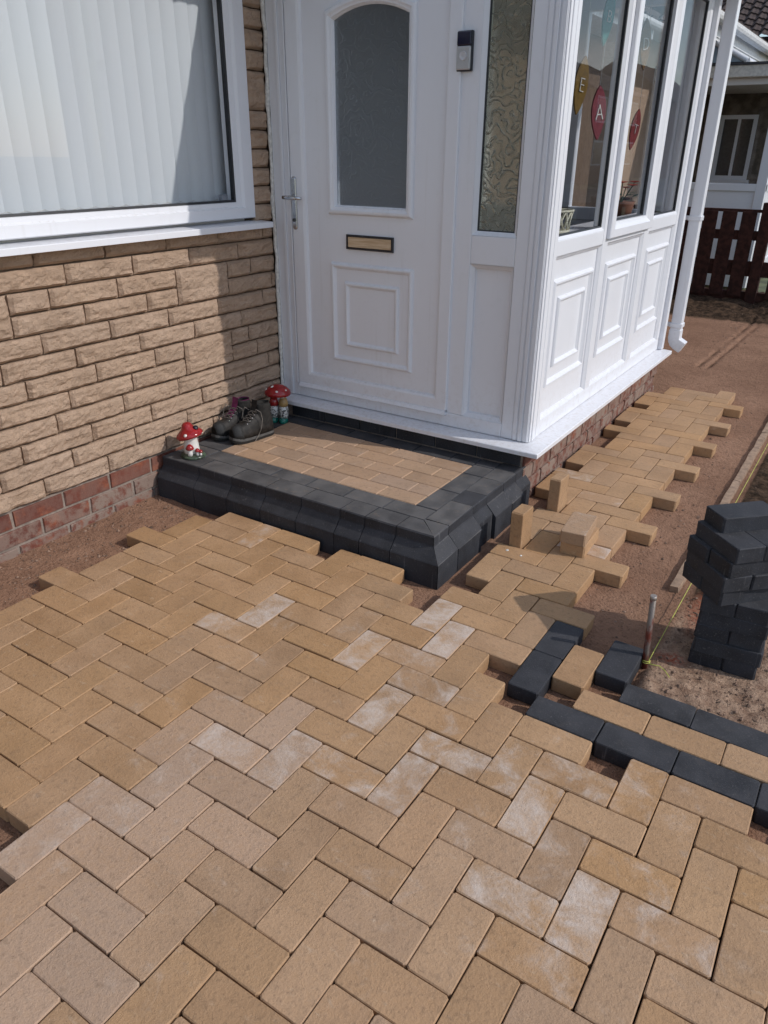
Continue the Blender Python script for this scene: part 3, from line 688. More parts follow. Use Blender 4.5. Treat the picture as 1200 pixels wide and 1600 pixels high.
# ---- door face: outer frame, mullion, transom
fr = MB()
FZ0 = PB + 0.006
pbox(fr, md, -2.400, -2.285, FZ0, PT, -0.06, 0.0); pbox(fr, md, -2.285, -1.085, FZ0, 0.3075, -0.06, 0.001); pbox(fr, md, -1.385, -1.294, 0.3075, PT, -0.06, 0.0)
pbox(fr, md, -1.294, -1.085, 1.005, 1.125, -0.06, -0.001); pbox(fr, md, -1.085, -1.029, FZ0, PT, -0.06, 0.0); pbox(fr, md, -2.285, -1.085, 2.24, PT, -0.06, 0.0015)
frame = fr.build('door_frame', PVC, porch, bevel=0.004, seg=2, weld=False)
tr = MB(); pbox(tr, md, -2.345, -2.327, FZ0, PT, 0.0, 0.008); pbox(tr, md, -2.297, -2.286, 0.31, PT, 0.0, 0.012); tr.build('frame_trim', PVC, frame, bevel=0.003, seg=2, weld=False)
bd = MB()
for v0, v1 in ((0.3075, 1.005), (1.125, 2.24)): ring_frame(bd, md, rect(-1.294, -1.085, v0, v1), [(0, -0.0005), (0.002, -0.003), (0.016, -0.016), (0.018, -0.02), (0.018, -0.05)])
bd.build('glazing_bead', PVC, frame)
sp_ = MB(); pbox(sp_, md, -1.294, -1.085, 0.3075, 1.005, -0.045, -0.030); sp_.build('side_panel', PVC, porch)
sg = MB(); pbox(sg, md, -1.290, -1.089, 1.130, 2.236, -0.034, -0.028); sg.build('side_pane', SIDEGLASS, porch)
sgk = MB(); ring_frame(sgk, md, rect(-1.277, -1.102, 1.142, 2.224), [(0, -0.0195), (0.0, -0.018), (0.0045, -0.02), (0.0045, -0.03)]); sgk.build('gasket', GASKET, porch)
# ribbed corner post, both faces
rb = MB(); pbox(rb, md, -1.029, -0.9475, FZ0, PT, -0.08, 0.001)
for u0, u1, d in ((-1.024, -1.004, .005), (-0.998, -0.980, .008), (-0.974, -0.951, .005)): pbox(rb, md, u0, u1, FZ0 + 0.001, PT, 0.001, d)
post = rb.build('corner_post', PVC, porch, bevel=0.002, seg=1, weld=False)
rb2 = MB(); pbox(rb2, mf, 1.868, 1.990, FZ0, PT, -0.08, 0.0)
for u0, u1, d in ((1.869, 1.890, .005), (1.894, 1.914, .008), (1.918, 1.940, .005), (1.948, 1.986, .003)): pbox(rb2, mf, u0, u1, FZ0 + 0.001, PT, 0.0, d)
rb2.build('post_cover', PVC, post, bevel=0.002, weld=False)
# ---- door leaf
leaf = MB(); LU0, LU1, LV0, LV1 = -2.2815, -1.3770, 0.3115, 2.236
ring_frame(leaf, md, rect4(LU0, LU1, LV0, LV1, .087, .070, .072, .08), [(0, -0.045), (0, 0.010), (0.05, 0.013), (0.80, 0.013), (0.93, 0.008), (1.0, -0.004), (1.0, -0.03)])
door = leaf.build('door', PVC, porch); tag(door, 'white panelled door with an arched obscure pane')
dp = MB(); GU0, GU1, GV0, GV1 = -2.022, -1.632, 1.215, 1.960
def arch(i):
    u0, u1, v0 = GU0 + i, GU1 - i, GV0 + i; pts = [(u0, v0), (u1, v0)]; rise = 0.045; w = (u1 - u0) / 2; c = (u0 + u1) / 2
    for q in range(13):
        t = 1 - 2 * q / 12; pts.append((c + w * t, GV1 - i * 0.9 + rise * (1 - t * t)))
    return pts
# panel with the pane opening cut through it
A0 = arch(0); bu0, bu1, bv0, bv1 = LU0 + .086, LU1 - .069, LV0 + .071, LV1 - .079
mid_ = (GU0 + GU1) / 2
outer = [(bu0, bv0), (bu1, bv0)] + [(bu1 + (bu0 - bu1) * q / 12, bv1) for q in range(13)]
n = len(A0)
dp.add([md(u, v, -0.004) for u, v in outer] + [md(u, v, -0.004) for u, v in A0] , [(q, (q + 1) % n, n + (q + 1) % n, n + q) for q in range(n)])
dp.add([md(u, v, -0.03) for u, v in outer] + [md(u, v, -0.03) for u, v in A0] , [(q, (q + 1) % n, n + (q + 1) % n, n + q) for q in range(n)])
dp.build('door_panel', PVC, door, weld=False)
am = MB(); ring_frame(am, md, lambda i: arch(i - 0.040), [(0, -0.004), (0.003, 0.006), (0.010, 0.013), (0.020, 0.014), (0.028, 0.008), (0.034, 0.006), (0.042, -0.010), (0.042, -0.03)])
am.build('pane_moulding', PVC, door)
gl = MB().add([md(u, v, -0.012) for u, v in arch(-0.002)], [tuple(range(n))]).add([md(u, v, -0.018) for u, v in arch(-0.002)], [tuple(range(n))])
gl.build('obscure_pane', DOORGLASS, door, weld=False)
def moulding(mb, mp, u0, u1, v0, v1, w, h, d=0.0):
    ring_frame(mb, mp, rect(u0, u1, v0, v1), [(0, d), (w * .12, d + h * .55), (w * .32, d + h), (w * .55, d + h), (w * .72, d + h * .55), (w, d)])
dm = MB(); moulding(dm, md, -2.056, -1.582, 0.470, 0.957, 0.030, 0.013, -0.004); dm.build('outer_moulding', PVC, door)
dm = MB(); moulding(dm, md, -1.975, -1.660, 0.551, 0.870, 0.026, 0.011, -0.004); dm.build('inner_moulding', PVC, door)
wb = MB().loft([[md(u, v, d) for v, d in ((0.298, 0.0), (0.298, 0.026), (0.303, 0.030), (0.318, 0.020), (0.322, 0.0))] for u in (LU0 + 0.01, LU1)]); wb.build('weather_bar', PVC, door)
lb = MB(); ring_frame(lb, md, rect(-1.960, -1.694, 1.023, 1.090), [(0, -0.004), (0, 0.005), (0.003, 0.009), (0.008, 0.009), (0.010, 0.004), (0.010, -0.004)]); lb.build('letterbox_frame', BLACKP, door)
lf = MB(); pbox(lf, md, -1.950, -1.704, 1.033, 1.080, -0.003, 0.005); lf.build('letter_flap', OAK, door, bevel=0.002)
# lever handle on a long back plate
hp = MB()
ov = [(math.cos(2 * math.pi * q / 16), math.sin(2 * math.pi * q / 16)) for q in range(16)]
def plate(i): return [(-2.259 + (0.0145 - i) * c, 1.216 + (0.106 if s_ > 0 else -0.106) + (0.0145 - i) * s_) for c, s_ in ov]
hp.loft([[md(u, v, 0.013) for u, v in plate(0)], [md(u, v, 0.019) for u, v in plate(0)], [md(u, v, 0.023) for u, v in plate(0.004)]], smooth=False)
hp.build('handle_plate', CHROME, door)
hl = MB(); hl.tube([md(-2.259, 1.243, 0.02), md(-2.259, 1.243, 0.058)], 0.010, 10); hl.tube([md(-2.295, 1.243, 0.058), md(-2.272, 1.2435, 0.062), md(-2.225, 1.243, 0.064), md(-2.187, 1.241, 0.056)], [0.009, 0.0095, 0.0085, 0.0075], 10)
hl.build('lever', CHROME, door)
kc = MB(); kc.lathe([(0.0085, 0), (0.0085, 0.012)], 0, 0, 0, 12)
kc.v = [md(-2.259 + x, 1.140 + y, 0.016 + z) for x, y, z in kc.v]; kc.build('key_cylinder', simple('dark_steel', (0.10, 0.10, 0.10), .35, .1, 30, 0, .5, .8), door)
# ---- front face: three bays
bays = [(1.990, 2.600), (2.680, 3.320), (3.415, 4.020)]
ff = MB(); FB = FZ0
pbox(ff, mf, 1.990, 4.080, FB, 0.315, -0.06, 0.0); pbox(ff, mf, 1.990, 4.080, 2.24, PT, -0.06, 0.001)
for a, b in ((2.600, 2.680), (3.320, 3.415), (4.020, 4.080)): pbox(ff, mf, a, b, 0.315, 2.24, -0.06, 0.0005)
for a, b in bays: pbox(ff, mf, a, b, 1.045, 1.112, -0.06, -0.0005)
fframe = ff.build('front_frame', PVC, porch, bevel=0.004, seg=2, weld=False)
for q, (a, b) in enumerate(bays):
    bd = MB(); ring_frame(bd, mf, rect(a, b, 0.315, 1.045), [(0, -0.001), (0.003, -0.004), (0.014, -0.014), (0.016, -0.018), (0.016, -0.03)]); bd.build('glazing_bead', PVC, fframe)
    pn = MB(); pbox(pn, mf, a + .004, b - .004, 0.319, 1.041, -0.045, -0.020); panel = pn.build('lower_panel', PVC, porch)
    o0, o1 = [(2.020, 2.540), (2.725, 3.240), (3.462, 3.965)][q]
    mo = MB(); moulding(mo, mf, o0, o1, 0.455, 0.945, 0.034, 0.016, -0.020); mo.build('outer_moulding', PVC, panel)
    w = (o1 - o0); mo = MB(); moulding(mo, mf, o0 + .085, o1 - .085, 0.540, 0.862, 0.028, 0.013, -0.020); mo.build('inner_moulding', PVC, panel)
    if q == 1:       # the opening light stands proud of the frame
        sa = MB(); ring_frame(sa, mf, rect4(2.640, 3.382, 1.070, 2.270, .10, .10, .072, .08), [(0, 0.001), (0, 0.018), (0.05, 0.022), (0.55, 0.022), (0.80, 0.008), (1.0, 0.004), (1.0, -0.03)])
        sash = sa.build('opening_light', PVC, porch); ga, gb, gz0_, gz1_ = 2.738, 3.284, 1.140, 2.192
    else:
        bd = MB(); ring_frame(bd, mf, rect(a, b, 1.112, 2.24), [(0, -0.001), (0.003, -0.004), (0.014, -0.014), (0.016, -0.018), (0.016, -0.03)]); sash = bd.build('glazing_bead', PVC, fframe)
        ga, gb, gz0_, gz1_ = a + .010, b - .010, 1.122, 2.23
    gk = MB(); ring_frame(gk, mf, rect(ga, gb, gz0_, gz1_), [(0, -0.016), (0.0, -0.012), (0.010, -0.016), (0.010, -0.03)]); gk.build('gasket', GASKET, porch)
    pn = MB(); pbox(pn, mf, ga, gb, gz0_, gz1_, -0.026, -0.022); pn.build('front_pane', GLASS, porch)
ep = MB(); pbox(ep, mf, 4.080, 4.130, FZ0, PT, -0.10, 0.030); ep.build('end_post', PVC, porch, bevel=0.003)
# far side: low panels, glazing above
fs_ = MB(); pbox(fs_, mr, -2.40, -1.05, PB, 0.32, -0.06, 0.0); pbox(fs_, mr, -2.40, -1.05, 1.04, 1.12, -0.06, 0.0); pbox(fs_, mr, -2.40, -1.05, 2.24, PT, -0.06, 0.0)
for a, b in ((-2.40, -2.33), (-1.76, -1.68), (-1.12, -1.05)): pbox(fs_, mr, a, b, 0.32, 2.24, -0.06, -0.0005)
sideframe = fs_.build('far_side_frame', PVC, porch, bevel=0.004, weld=False)
for a, b in ((-2.33, -1.76), (-1.68, -1.12)):
    q = MB(); pbox(q, mr, a, b, 0.32, 1.04, -0.05, -0.02); q.build('lower_panel', PVC, porch)
    q = MB(); pbox(q, mr, a, b, 1.12, 2.24, -0.034, -0.03); q.build('side_pane', GLASS, porch)
fl = MB().box(-2.40, -1.0, 1.93, 4.07, 0.14, 0.20); fl.build('floor', simple('grey_floor', (0.20, 0.19, 0.18), .6), porch)
ns = MB(); bx = -2.392
ns.box(-2.412, -2.405, DY, 4.07, 0.2, 2.32); ns.build('inner_wall', PLASTER, porch)
rf = MB(); rf.box(-2.40, -0.86, 1.80, 4.30, PT, 2.345); rf.box(-2.40, -0.75, 1.750, 4.36, 2.345, 2.456); rf.build('roof', SOFFIT, porch, bevel=0.004, weld=False)
# sealant bead between stone and frame
se = MB(); pts = []; z = 0.16
while z < 2.36: pts.append((-2.404 + 0.006 * fbm(z, 0, 7, 2), DY - 0.006 + 0.005 * fbm(z, 3, 9), z)); z += 0.022
se.tube(pts, [0.010 + 0.004 * fbm(p[2], 1, 11, 5) for p in pts], 7); se.build('sealant', SEAL, porch)

# ------------------------------------------------------------------ doorbell, downpipe
bell = thing('doorbell', 'slim doorbell with black top and silver lower half beside the door', 'doorbell', (-1.36, DY, 1.81))
q = MB(); pbox(q, md, -1.396, -1.328, 1.739, 1.879, 0.0, 0.016); q.build('back_plate', BLACKP, bell, bevel=0.004, seg=2)
q = MB(); pbox(q, md, -1.393, -1.331, 1.744, 1.826, 0.016, 0.026); q.build('silver_cover', simple('satin_silver', (0.46, 0.46, 0.47), .35, .04, 20, 0, .5, .6), bell, bevel=0.004, seg=2)
q = MB(); pbox(q, md, -1.393, -1.331, 1.828, 1.876, 0.016, 0.025); q.build('lens_cover', simple('gloss_black', (0.01, 0.01, 0.03), .08), bell, bevel=0.004, seg=2)
q = MB(); q.lathe([(0.0165, 0.0), (0.0165, 0.003), (0.014, 0.0045), (0.0125, 0.003), (0.0, 0.003)], 0, 0, 0, 24); q.v = [md(-1.362 + x, 1.792 + y, 0.0255 + z) for x, y, z in q.v]; q.build('button', simple('button_grey', (0.55, 0.55, 0.57), .3), bell)

dpipe = thing('downpipe', 'square white rainwater downpipe at the far end of the porch', 'downpipe', (-0.87, 4.24, 0.15))
q = MB(); px0, px1, py0, py1 = -0.912, -0.842, 4.200, 4.270
q.box(px0, px1, py0, py1, 0.30, 2.36); q.build('pipe', PVC, dpipe, bevel=0.006, seg=2)
q = MB()
rg = []
for t in (0.0, 0.33, 0.66, 1.0):
    a = t * math.radians(62); c = Vector((px1 + 0.012, 0, 0.305)); R = []
    for (xx, yy) in ((px0 - .003, py0 - .003), (px1 + .003, py0 - .003), (px1 + .003, py1 + .003), (px0 - .003, py1 + .003)):
        d = xx - c.x; R.append((c.x + d * math.cos(a), yy, c.z + d * math.sin(a) - 0.0))
    rg.append(R)
dr = Vector((math.sin(math.radians(62)), 0, -math.cos(math.radians(62)))) * 0.045
rg.append([(p[0] + dr.x, p[1], p[2] + dr.z) for p in rg[-1]])
rg = [[(p[0], p[1], 0.36) for p in rg[0]]] + rg
q.loft(rg); q.build('shoe', PVC, dpipe, bevel=0.003)
for zz in (1.06, 0.375):
    q = MB(); q.box(px0 - .006, px1 + .006, py0 - .006, py1 + .006, zz, zz + 0.030); q.box(px0 - .055, px0 - .006, py0 + 0.012, py0 + 0.045, zz + .002, zz + .028); q.build('bracket', PVC, dpipe, bevel=0.003, weld=False)

# ------------------------------------------------------------------ things on the step
REDG = simple('red_glaze', (0.30, 0.016, 0.018), .12, .15, 40, 0, .6); WHITEG = simple('white_glaze', (0.72, 0.70, 0.66), .15, .06, 30, 0, .6)
GREENG = simple('green_glaze', (0.06, 0.085, 0.055), .3, .5, 40); TEAL = simple('teal_glaze', (0.01, 0.14, 0.11), .2, .2, 40)
mush = thing('toadstool_ornament', 'small red toadstool ornament standing on the doorstep corner', 'ornament', (-2.295, 1.06, 0.14))
mx_, my_ = -2.298, 1.062
tl = Matrix.Rotation(math.radians(-10), 3, 'Y') @ Matrix.Rotation(math.radians(8), 3, 'X')
q = MB(); q.lathe([(0.0, 0), (0.050, 0.0), (0.056, 0.006), (0.050, 0.014), (0.030, 0.020), (0.0, 0.020)], mx_ + .010, my_ - .002, 0.1405, 20, sx=1.1); q.build('mossy_base', GREENG, mush)
q = MB(); q.lathe([(0.0, 0.0), (0.034, 0.0), (0.037, 0.02), (0.034, 0.05), (0.029, 0.08), (0.034, 0.098), (0.0, 0.10)], mx_, my_, 0.153, 20); q.build('stem', WHITEG, mush)
q = MB(); q.lathe([(0.0, -0.006), (0.045, -0.008), (0.060, -0.006), (0.064, 0.0), (0.060, 0.009), (0.045, 0.022), (0.031, 0.033), (0.024, 0.047), (0.020, 0.055), (0.011, 0.0605), (0.0, 0.0615)], mx_ - .004, my_, 0.246, 24, tilt=tl)
cap = q.build('cap', REDG, mush)
for (ax, ay, az, r) in ((0.020, -0.048, 0.258, .0095), (0.044, -0.018, 0.262, .006), (-0.03, -0.040, 0.252, .006), (0.046, 0.03, 0.258, .007)):
    q = MB(); q.lathe([(0.0, -.004), (r, -.003), (r * .8, .002), (0, .004)], mx_ + ax, my_ + ay, az, 10, tilt=Matrix.Rotation(math.radians(50), 3, Vector((-ay, ax, 0)))); q.build('spot', WHITEG, cap)
q = MB(); q.lathe([(0.0, -.004), (.013, -.003), (.010, .003), (0, .004)], mx_ + .030, my_ + .012, 0.2845, 12, tilt=Matrix.Rotation(math.radians(40), 3, 'Y')); q.build('dark_spot', BLACKP, cap)
for dx, dy, s in ((0.027, -0.036, 1.0), (0.050, -0.012, .62), (0.062, -0.004, .5)):
    st = MB().lathe([(0.0, 0), (.011 * s, 0), (.012 * s, .012 * s), (.009 * s, .034 * s), (0, .036 * s)], mx_ + dx, my_ + dy, 0.157, 12).build('small_toadstool', WHITEG, mush)
    MB().lathe([(0.0, -.002), (.018 * s, -.002), (.020 * s, .003 * s), (.014 * s, .015 * s), (.006 * s, .022 * s), (0, .023 * s)], mx_ + dx, my_ + dy, 0.157 + .034 * s, 14).build('small_cap', REDG, st)

gno = thing('gnome_ornament', 'pair of gnome figures under one red toadstool cap beside the door', 'ornament', (-2.28, 1.67, 0.14))
def mat_spots():
    k = N('speckled_trousers'); v = k.noise(95, 3, .6)
    return k.done(k.mix(k.ramp(v, .50, .56), (0.60, 0.60, 0.57), (0.05, 0.055, 0.06)), .3)
SPOT = mat_spots(); SKIN = simple('clay_face', (0.50, 0.24, 0.13), .4); 
gx, gy = -2.278, 1.672
for sx in (-0.024, 0.026):
    b = MB().lathe([(0, 0), (.021, 0), (.022, .01), (.020, .026), (0, .028)], gx + sx, gy + sx * .35 - .006, 0.141, 14, sy=1.25).build('boots', TEAL, gno)
    MB().lathe([(0, 0), (.020, 0), (.024, .02), (.025, .045), (.021, .068), (0, .07)], gx + sx, gy + sx * .35, 0.166, 14).build('trousers', SPOT, gno)
    MB().lathe([(0, 0), (.023, 0), (.026, .014), (.022, .03), (.016, .045), (0, .05)], gx + sx, gy + sx * .35, 0.232, 14).build('jacket', REDG if sx < 0 else simple('ochre_glaze', (0.36, 0.23, 0.09), .3), gno)
    hd = MB().lathe([(0, -.018), (.010, -.016), (.0175, -.006), (.018, .004), (.012, .014), (0, .018)], gx + sx, gy + sx * .35 - .006, 0.292, 14).build('head', SKIN if sx < 0 else WHITEG, gno)
    MB().lathe([(0, -.004), (.004, -.002), (.004, .002), (0, .004)], gx + sx + .004, gy + sx * .35 - .025, 0.291, 8).build('nose', SKIN, hd)
q = MB(); q.lathe([(0, -.010), (.052, -.016), (.070, -.012), (.073, -.004), (.068, .010), (.052, .026), (.030, .037), (.012, .041), (0, .0415)], gx - .002, gy, 0.305, 22, sy=.92); gcap = q.build('cap', REDG, gno)
for ax, ay, az in ((-.012, -.03, .339), (.03, -.042, .323), (-.045, -.036, .322), (.052, .0, .324)):
    MB().lathe([(0, -.003), (.010, -.002), (.008, .002), (0, .004)], gx + ax, gy + ay, az, 10, tilt=Matrix.Rotation(math.radians(30), 3, Vector((-ay, ax, 0)))).build('spot', WHITEG, gcap)

LEATHER = simple('dark_nubuck', (0.020, 0.017, 0.015), .6, .4, 40, .35, .3); SUEDE = simple('grey_suede', (0.026, 0.024, 0.022), .85, .25, 60, .3, .2)
SOLE = simple('black_sole', (0.018, 0.018, 0.018), .7); MIDSOLE = simple('grey_midsole', (0.085, 0.08, 0.075), .7); LACE = simple('grey_lace', (0.17, 0.15, 0.13), .8); PURPLE = simple('purple_lining', (0.16, 0.012, 0.085), .7, .3, 40)
def boot(label, x, y, ang, lining, cat='boot'):
    """hiking boot, toe along local +x, foot 0.27 long, built round the heel"""
    T = Matrix.Translation((x, y, ZT + 0.0015)) @ Matrix.Rotation(ang, 4, 'Z') @ Matrix.Diagonal((0.88, 0.90, 0.97, 1.0))
    th = thing('hiking_boot', label, cat, (x, y, ZT), 'pair of hiking boots')
    tf = lambda p: tuple(T @ Vector(p))
    def wid(t): return 0.036 + 0.014 * math.sin(min(1, t / 0.72) * math.pi * 0.5) if t < 0.72 else 0.050 * math.sqrt(max(0.0, 1 - ((t - 0.72) / 0.30) ** 2))
    ts = [0.0, 0.03, 0.08, 0.16, 0.28, 0.42, 0.55, 0.66, 0.76, 0.85, 0.92, 0.97, 1.0]
    def outline(k, z, grow=0.0):
        L = [(-0.012 + 0.28 * t, wid(t) * (0.62 if t == 0 else 0.85 if t == 0.03 else 1) + grow) for t in ts]
        pts = [(a, w) for a, w in L] + [(a, -w) for a, w in reversed(L)]
        return [(a, w, z) for a, w in pts]
    def tread(z, g): return [tf((a, w, z + (0.012 * max(0, (a - 0.19) / 0.08) ** 2 if a > 0.19 else 0))) for a, w, _ in outline(0, z, g)]
    MB().loft([tread(0.0, -.002), tread(0.014, 0.003)]).build('sole', SOLE, th)
    MB().loft([tread(0.0145, 0.002), tread(0.027, 0.001)]).build('midsole', MIDSOLE, th)
    # upper: cross sections along the foot
    hgt = [(0.00, .070), (0.05, .082), (0.13, .092), (0.26, .096), (0.38, .098), (0.50, .088), (0.60, .074), (0.70, .064), (0.80, .059), (0.88, .054), (0.94, .046), (0.985, .030)]
    rings = []
    for t, h in hgt:
        w = wid(t) * (0.70 if t == 0 else 1) * 1.0; a = -0.010 + 0.276 * t; z0 = 0.026 + (0.012 * max(0, (a - 0.19) / 0.08) ** 2 if a > 0.19 else 0); R = []
        for q in range(12):
            f = math.pi * q / 11; c, s_ = math.cos(f), math.sin(f)
            R.append(tf((a, w * (abs(c) ** 0.75) * (1 if c > 0 else -1) * (1 - 0.12 * s_), z0 + (h + 0.010) * s_ ** 0.85)))
        rings.append(R)
    up = MB().loft(rings, closed=True, caps=True, smooth=True).build('upper', LEATHER, th)
    tc = MB().loft([[Vector(p) + Vector((0, 0, .0012)) + (Vector(p) - Vector(rings[k_][6])) * .03 for p in rings[k_]] for k_ in (8, 9, 10, 11)], closed=True, caps=True, smooth=True); tc.v = [tuple(p) for p in tc.v]; tc.build('toe_rand', SOLE, th)
    # ankle shaft
    rg = []
    for z, cx, rx, ry in ((0.065, .060, .066, .040), (0.095, .052, .060, .040), (0.125, .046, .052, .039), (0.150, .044, .049, .039), (0.168, .044, .050, .040), (0.176, .044, .048, .038)):
        rg.append([tf((cx + rx * math.cos(2 * math.pi * q / 16), ry * math.sin(2 * math.pi * q / 16), z + 0.010 * math.cos(2 * math.pi * q / 16) * (z - .06) * 8)) for q in range(16)])
    inner = [[tf((.044 + .041 * math.cos(2 * math.pi * q / 16), .031 * math.sin(2 * math.pi * q / 16), z)) for q in range(16)] for z in (0.178, 0.12)]
    MB().loft(rg + inner, caps=False, smooth=True).build('ankle_shaft', SUEDE, th)
    MB().loft([[tf((.044 + k_ * .0425 * math.cos(2 * math.pi * q / 16), k_ * .0325 * math.sin(2 * math.pi * q / 16), z)) for q in range(16)] for k_, z in ((1.0, .182), (0.98, .176), (0.93, .12), (0.0001, .12))], caps=False, smooth=True).build('lining', lining, th)
    tn = MB().loft([[tf((a, w, z)) for w in (-.024, -.012, 0, .012, .024)] for a, z in ((.170, .096), (.135, .122), (.108, .145), (.098, .172), (.094, .200))], closed=False, caps=False, smooth=True); tn.build('tongue', SUEDE if lining is not PURPLE else PURPLE, th)
    lc = MB()
    for k_, (a, z) in enumerate(((.176, .098), (.158, .110), (.140, .123), (.122, .138))):
        for sgn in (1, -1): lc.tube([tf((a, -.026 * sgn, z - .004)), tf((a - .008, 0, z + .006 + .003 * sgn)), tf((a - .017, .027 * sgn, z + .006))], 0.0021, 5)
    lc.tube([tf(p) for p in ((.115, .026, .146), (.12, .045, .165), (.10, .060, .150), (.09, .060, .11), (.10, .056, .06), (.12, .058, .032), (.15, .062, .006))], 0.0019, 5)
    lc.tube([tf(p) for p in ((.115, -.026, .146), (.13, -.045, .160), (.14, -.055, .13), (.15, -.052, .10))], 0.0019, 5)
    lc.build('laces', LACE, th, weld=False)
    for a, z in ((.172, .094), (.154, .106), (.136, .119), (.120, .133)):
        for sgn in (1, -1): MB().lathe([(0, -.003), (.0038, -.002), (.003, .002), (0, .003)], *tf((a, .029 * sgn, z)), 8).build('eyelet', CHROME, up)
    return th
boot('grey hiking boot with trailing lace standing on the buff blocks', -2.200, 1.505, math.radians(258), SUEDE)
boot('dark hiking boot with purple lining pushed against the stone wall', -2.318, 1.490, math.radians(262), PURPLE)

# ------------------------------------------------------------------ setting-out pin and string, edging
k = N('rusty_painted_steel'); v = k.noise(30, 5, .6, stretch=(1, 1, .5))
RUST = k.done(k.mix(k.ramp(v, .42, .58), (0.20, 0.17, 0.15), (0.15, 0.035, 0.022)), .55, k.bump(k.noise(160, 3), .4, .002), .4, .35)
pin = thing('steel_pin', 'rusty steel setting-out pin driven in beside the charcoal border', 'pin', (-0.088, 0.884, -0.05))
a_, b_ = Vector((-0.088, 0.884, -0.12)), Vector((-0.104, 0.884, 0.216))
q = MB().tube([a_, a_.lerp(b_, .5), b_], 0.0095, 12); q.build('shaft', RUST, pin)
MB().tube([a_.lerp(b_, .975), b_ + (b_ - a_) * .012], [0.0108, 0.0100], 12).build('burred_head', simple('bare_steel', (0.34, 0.30, 0.27), .5, .1, 30, 0, .5, .5), pin)
STRING = simple('yellow_line', (0.48, 0.50, 0.10), .7)
q = MB(); pts = [(-0.082, 0.888, -0.018)] + [(-0.082 + 0.010 * t, 0.888 + 6.2 * t, -0.018 + 0.030 * t - 0.05 * t * (1 - t)) for t in [0.02 + 0.07 * n_ for n_ in range(14)]]
q.tube(pts, 0.0014, 5); 
ls = MB(); ls.tube([(-0.089 + 0.0115 * math.cos(t), 0.884 + 0.0115 * math.sin(t), -0.028 + 0.0011 * t) for t in [n_ * 0.5 for n_ in range(26)]], 0.0015, 5)
ls.tube([(-0.080, 0.876, -0.022), (-0.066, 0.868, -0.016), (-0.045, 0.872, -0.015), (-0.025, 0.860, -0.017), (-0.005, 0.838, -0.020)], 0.0015, 5)
sr = thing('string_line', 'yellow builders line tied to the steel pin', 'string', (-0.082, 0.888, -0.02)); q.build('line', STRING, sr); ls.build('knot', STRING, sr, weld=False)
EDGE = simple('sandy_concrete', (0.30, 0.205, 0.14), .95, .2, 30, .4)
y = 1.42; n_ = 0
for L in (0.62, 0.60, 0.86, 0.9, 0.9):
    q = MB(); o_ = rnd.uniform(-.004, .004)
    q.loft([[(-0.146 + o_ + .003 * fbm(y + t * L, 0, 6, 1), y + t * L, -0.10), (-0.144 + o_ + .004 * fbm(y + t * L, 0, 6, 1), y + t * L, -0.030 + .003 * fbm(y + t * L, 2, 9)), (-0.112 + o_ + .005 * fbm(y + t * L, 5, 6), y + t * L, -0.029 + .004 * fbm(y + t * L, 4, 9)), (-0.106 + o_, y + t * L, -0.10)] for t in [w_ / 12 for w_ in range(13)]])
    tag(q.build('edging_strip', EDGE), ['sand-caked concrete edging strip beside the charcoal stack', 'sand-caked concrete edging strip, second along from the charcoal stack', 'sand-caked concrete edging strip, third along from the charcoal stack', 'sand-caked concrete edging strip, fourth along from the charcoal stack', 'sand-caked concrete edging strip, last one towards the fence'][n_], 'edging', 'edging strips beside the path')
    y += L + 0.006; n_ += 1

# ------------------------------------------------------------------ fence
fence = thing('picket_fence', 'dark brown close picket fence between the two gardens', 'fence', (0, 7.95, 0))
pk_me = MB().box(-0.0725, 0.0725, -0.009, 0.009, 0.0, 0.86).mesh('picket', bevel=0.002); pk_me.materials.append(FENCE)
for n_ in range(-6, 14):
    x = -1.3115 + 0.1915 * n_
    if abs(x + 0.93) < 0.06: continue
    o = bpy.data.objects.new('picket', pk_me); COL.objects.link(o); o.parent = fence; o.location = (x + rnd.uniform(-.003, .003), 0, 0.045 + rnd.uniform(-.004, .004)); o.rotation_euler = (0, rnd.gauss(0, .004), 0)
for z0, z1 in ((0.625, 0.72), (0.26, 0.415), (0.0, 0.10), (0.90, 0.93)):
    q = MB().box(-2.5, 1.4, 7.962, 8.000, z0, z1); q.build('rail', FENCE, fence, bevel=0.003)
for x in (-2.45, -0.95, 0.85):
    q = MB().box(x - 0.055, x + 0.055, 7.925, 8.035, -0.15, 1.00); q.build('post', FENCE, fence, bevel=0.004)

# ------------------------------------------------------------------ neighbour's porch, house and beyond
nb = thing('neighbour_porch', 'white flat-roofed glazed porch beyond the picket fence', 'porch', (-2.2, 10.5, 0))
NY = 9.6; NX0, NX1 = -3.4, -1.25
mn = lambda u, v, d: (u, NY - d, v)
q = MB(); pbox(q, mn, NX0, NX1, 1.04, 1.125, -.08, 0); pbox(q, mn, NX0, NX1, -0.1, 0.12, -.08, 0); pbox(q, mn, NX0, NX1, 2.19, 2.26, -.08, 0)
for a, b in ((NX0, NX0 + .07), (-2.50, -2.40), (-1.365, NX1)): pbox(q, mn, a, b, 0.12, 2.19, -.08, .002)
q.build('frame', PVC, nb, bevel=.004, weld=False)
for a, b in ((NX0 + .07, -2.50), (-2.40, -1.365)):
    q = MB(); pbox(q, mn, a, b, .12, 1.04, -.05, -.02); q.build('lower_panel', PVC, nb); q = MB(); pbox(q, mn, a, b, 1.125, 2.19, -.034, -.03); q.build('pane', GLASS, nb)
q = MB(); y = NY + .08; ys_ = [NY + .08 + .85 * t for t in range(4)]
q.box(NX1 - .08, NX1, NY + .08, 12.3, 1.04, 1.12); q.box(NX1 - .08, NX1, NY + .08, 12.3, -.1, .14); q.box(NX1 - .08, NX1, NY + .08, 12.3, 2.19, 2.26)
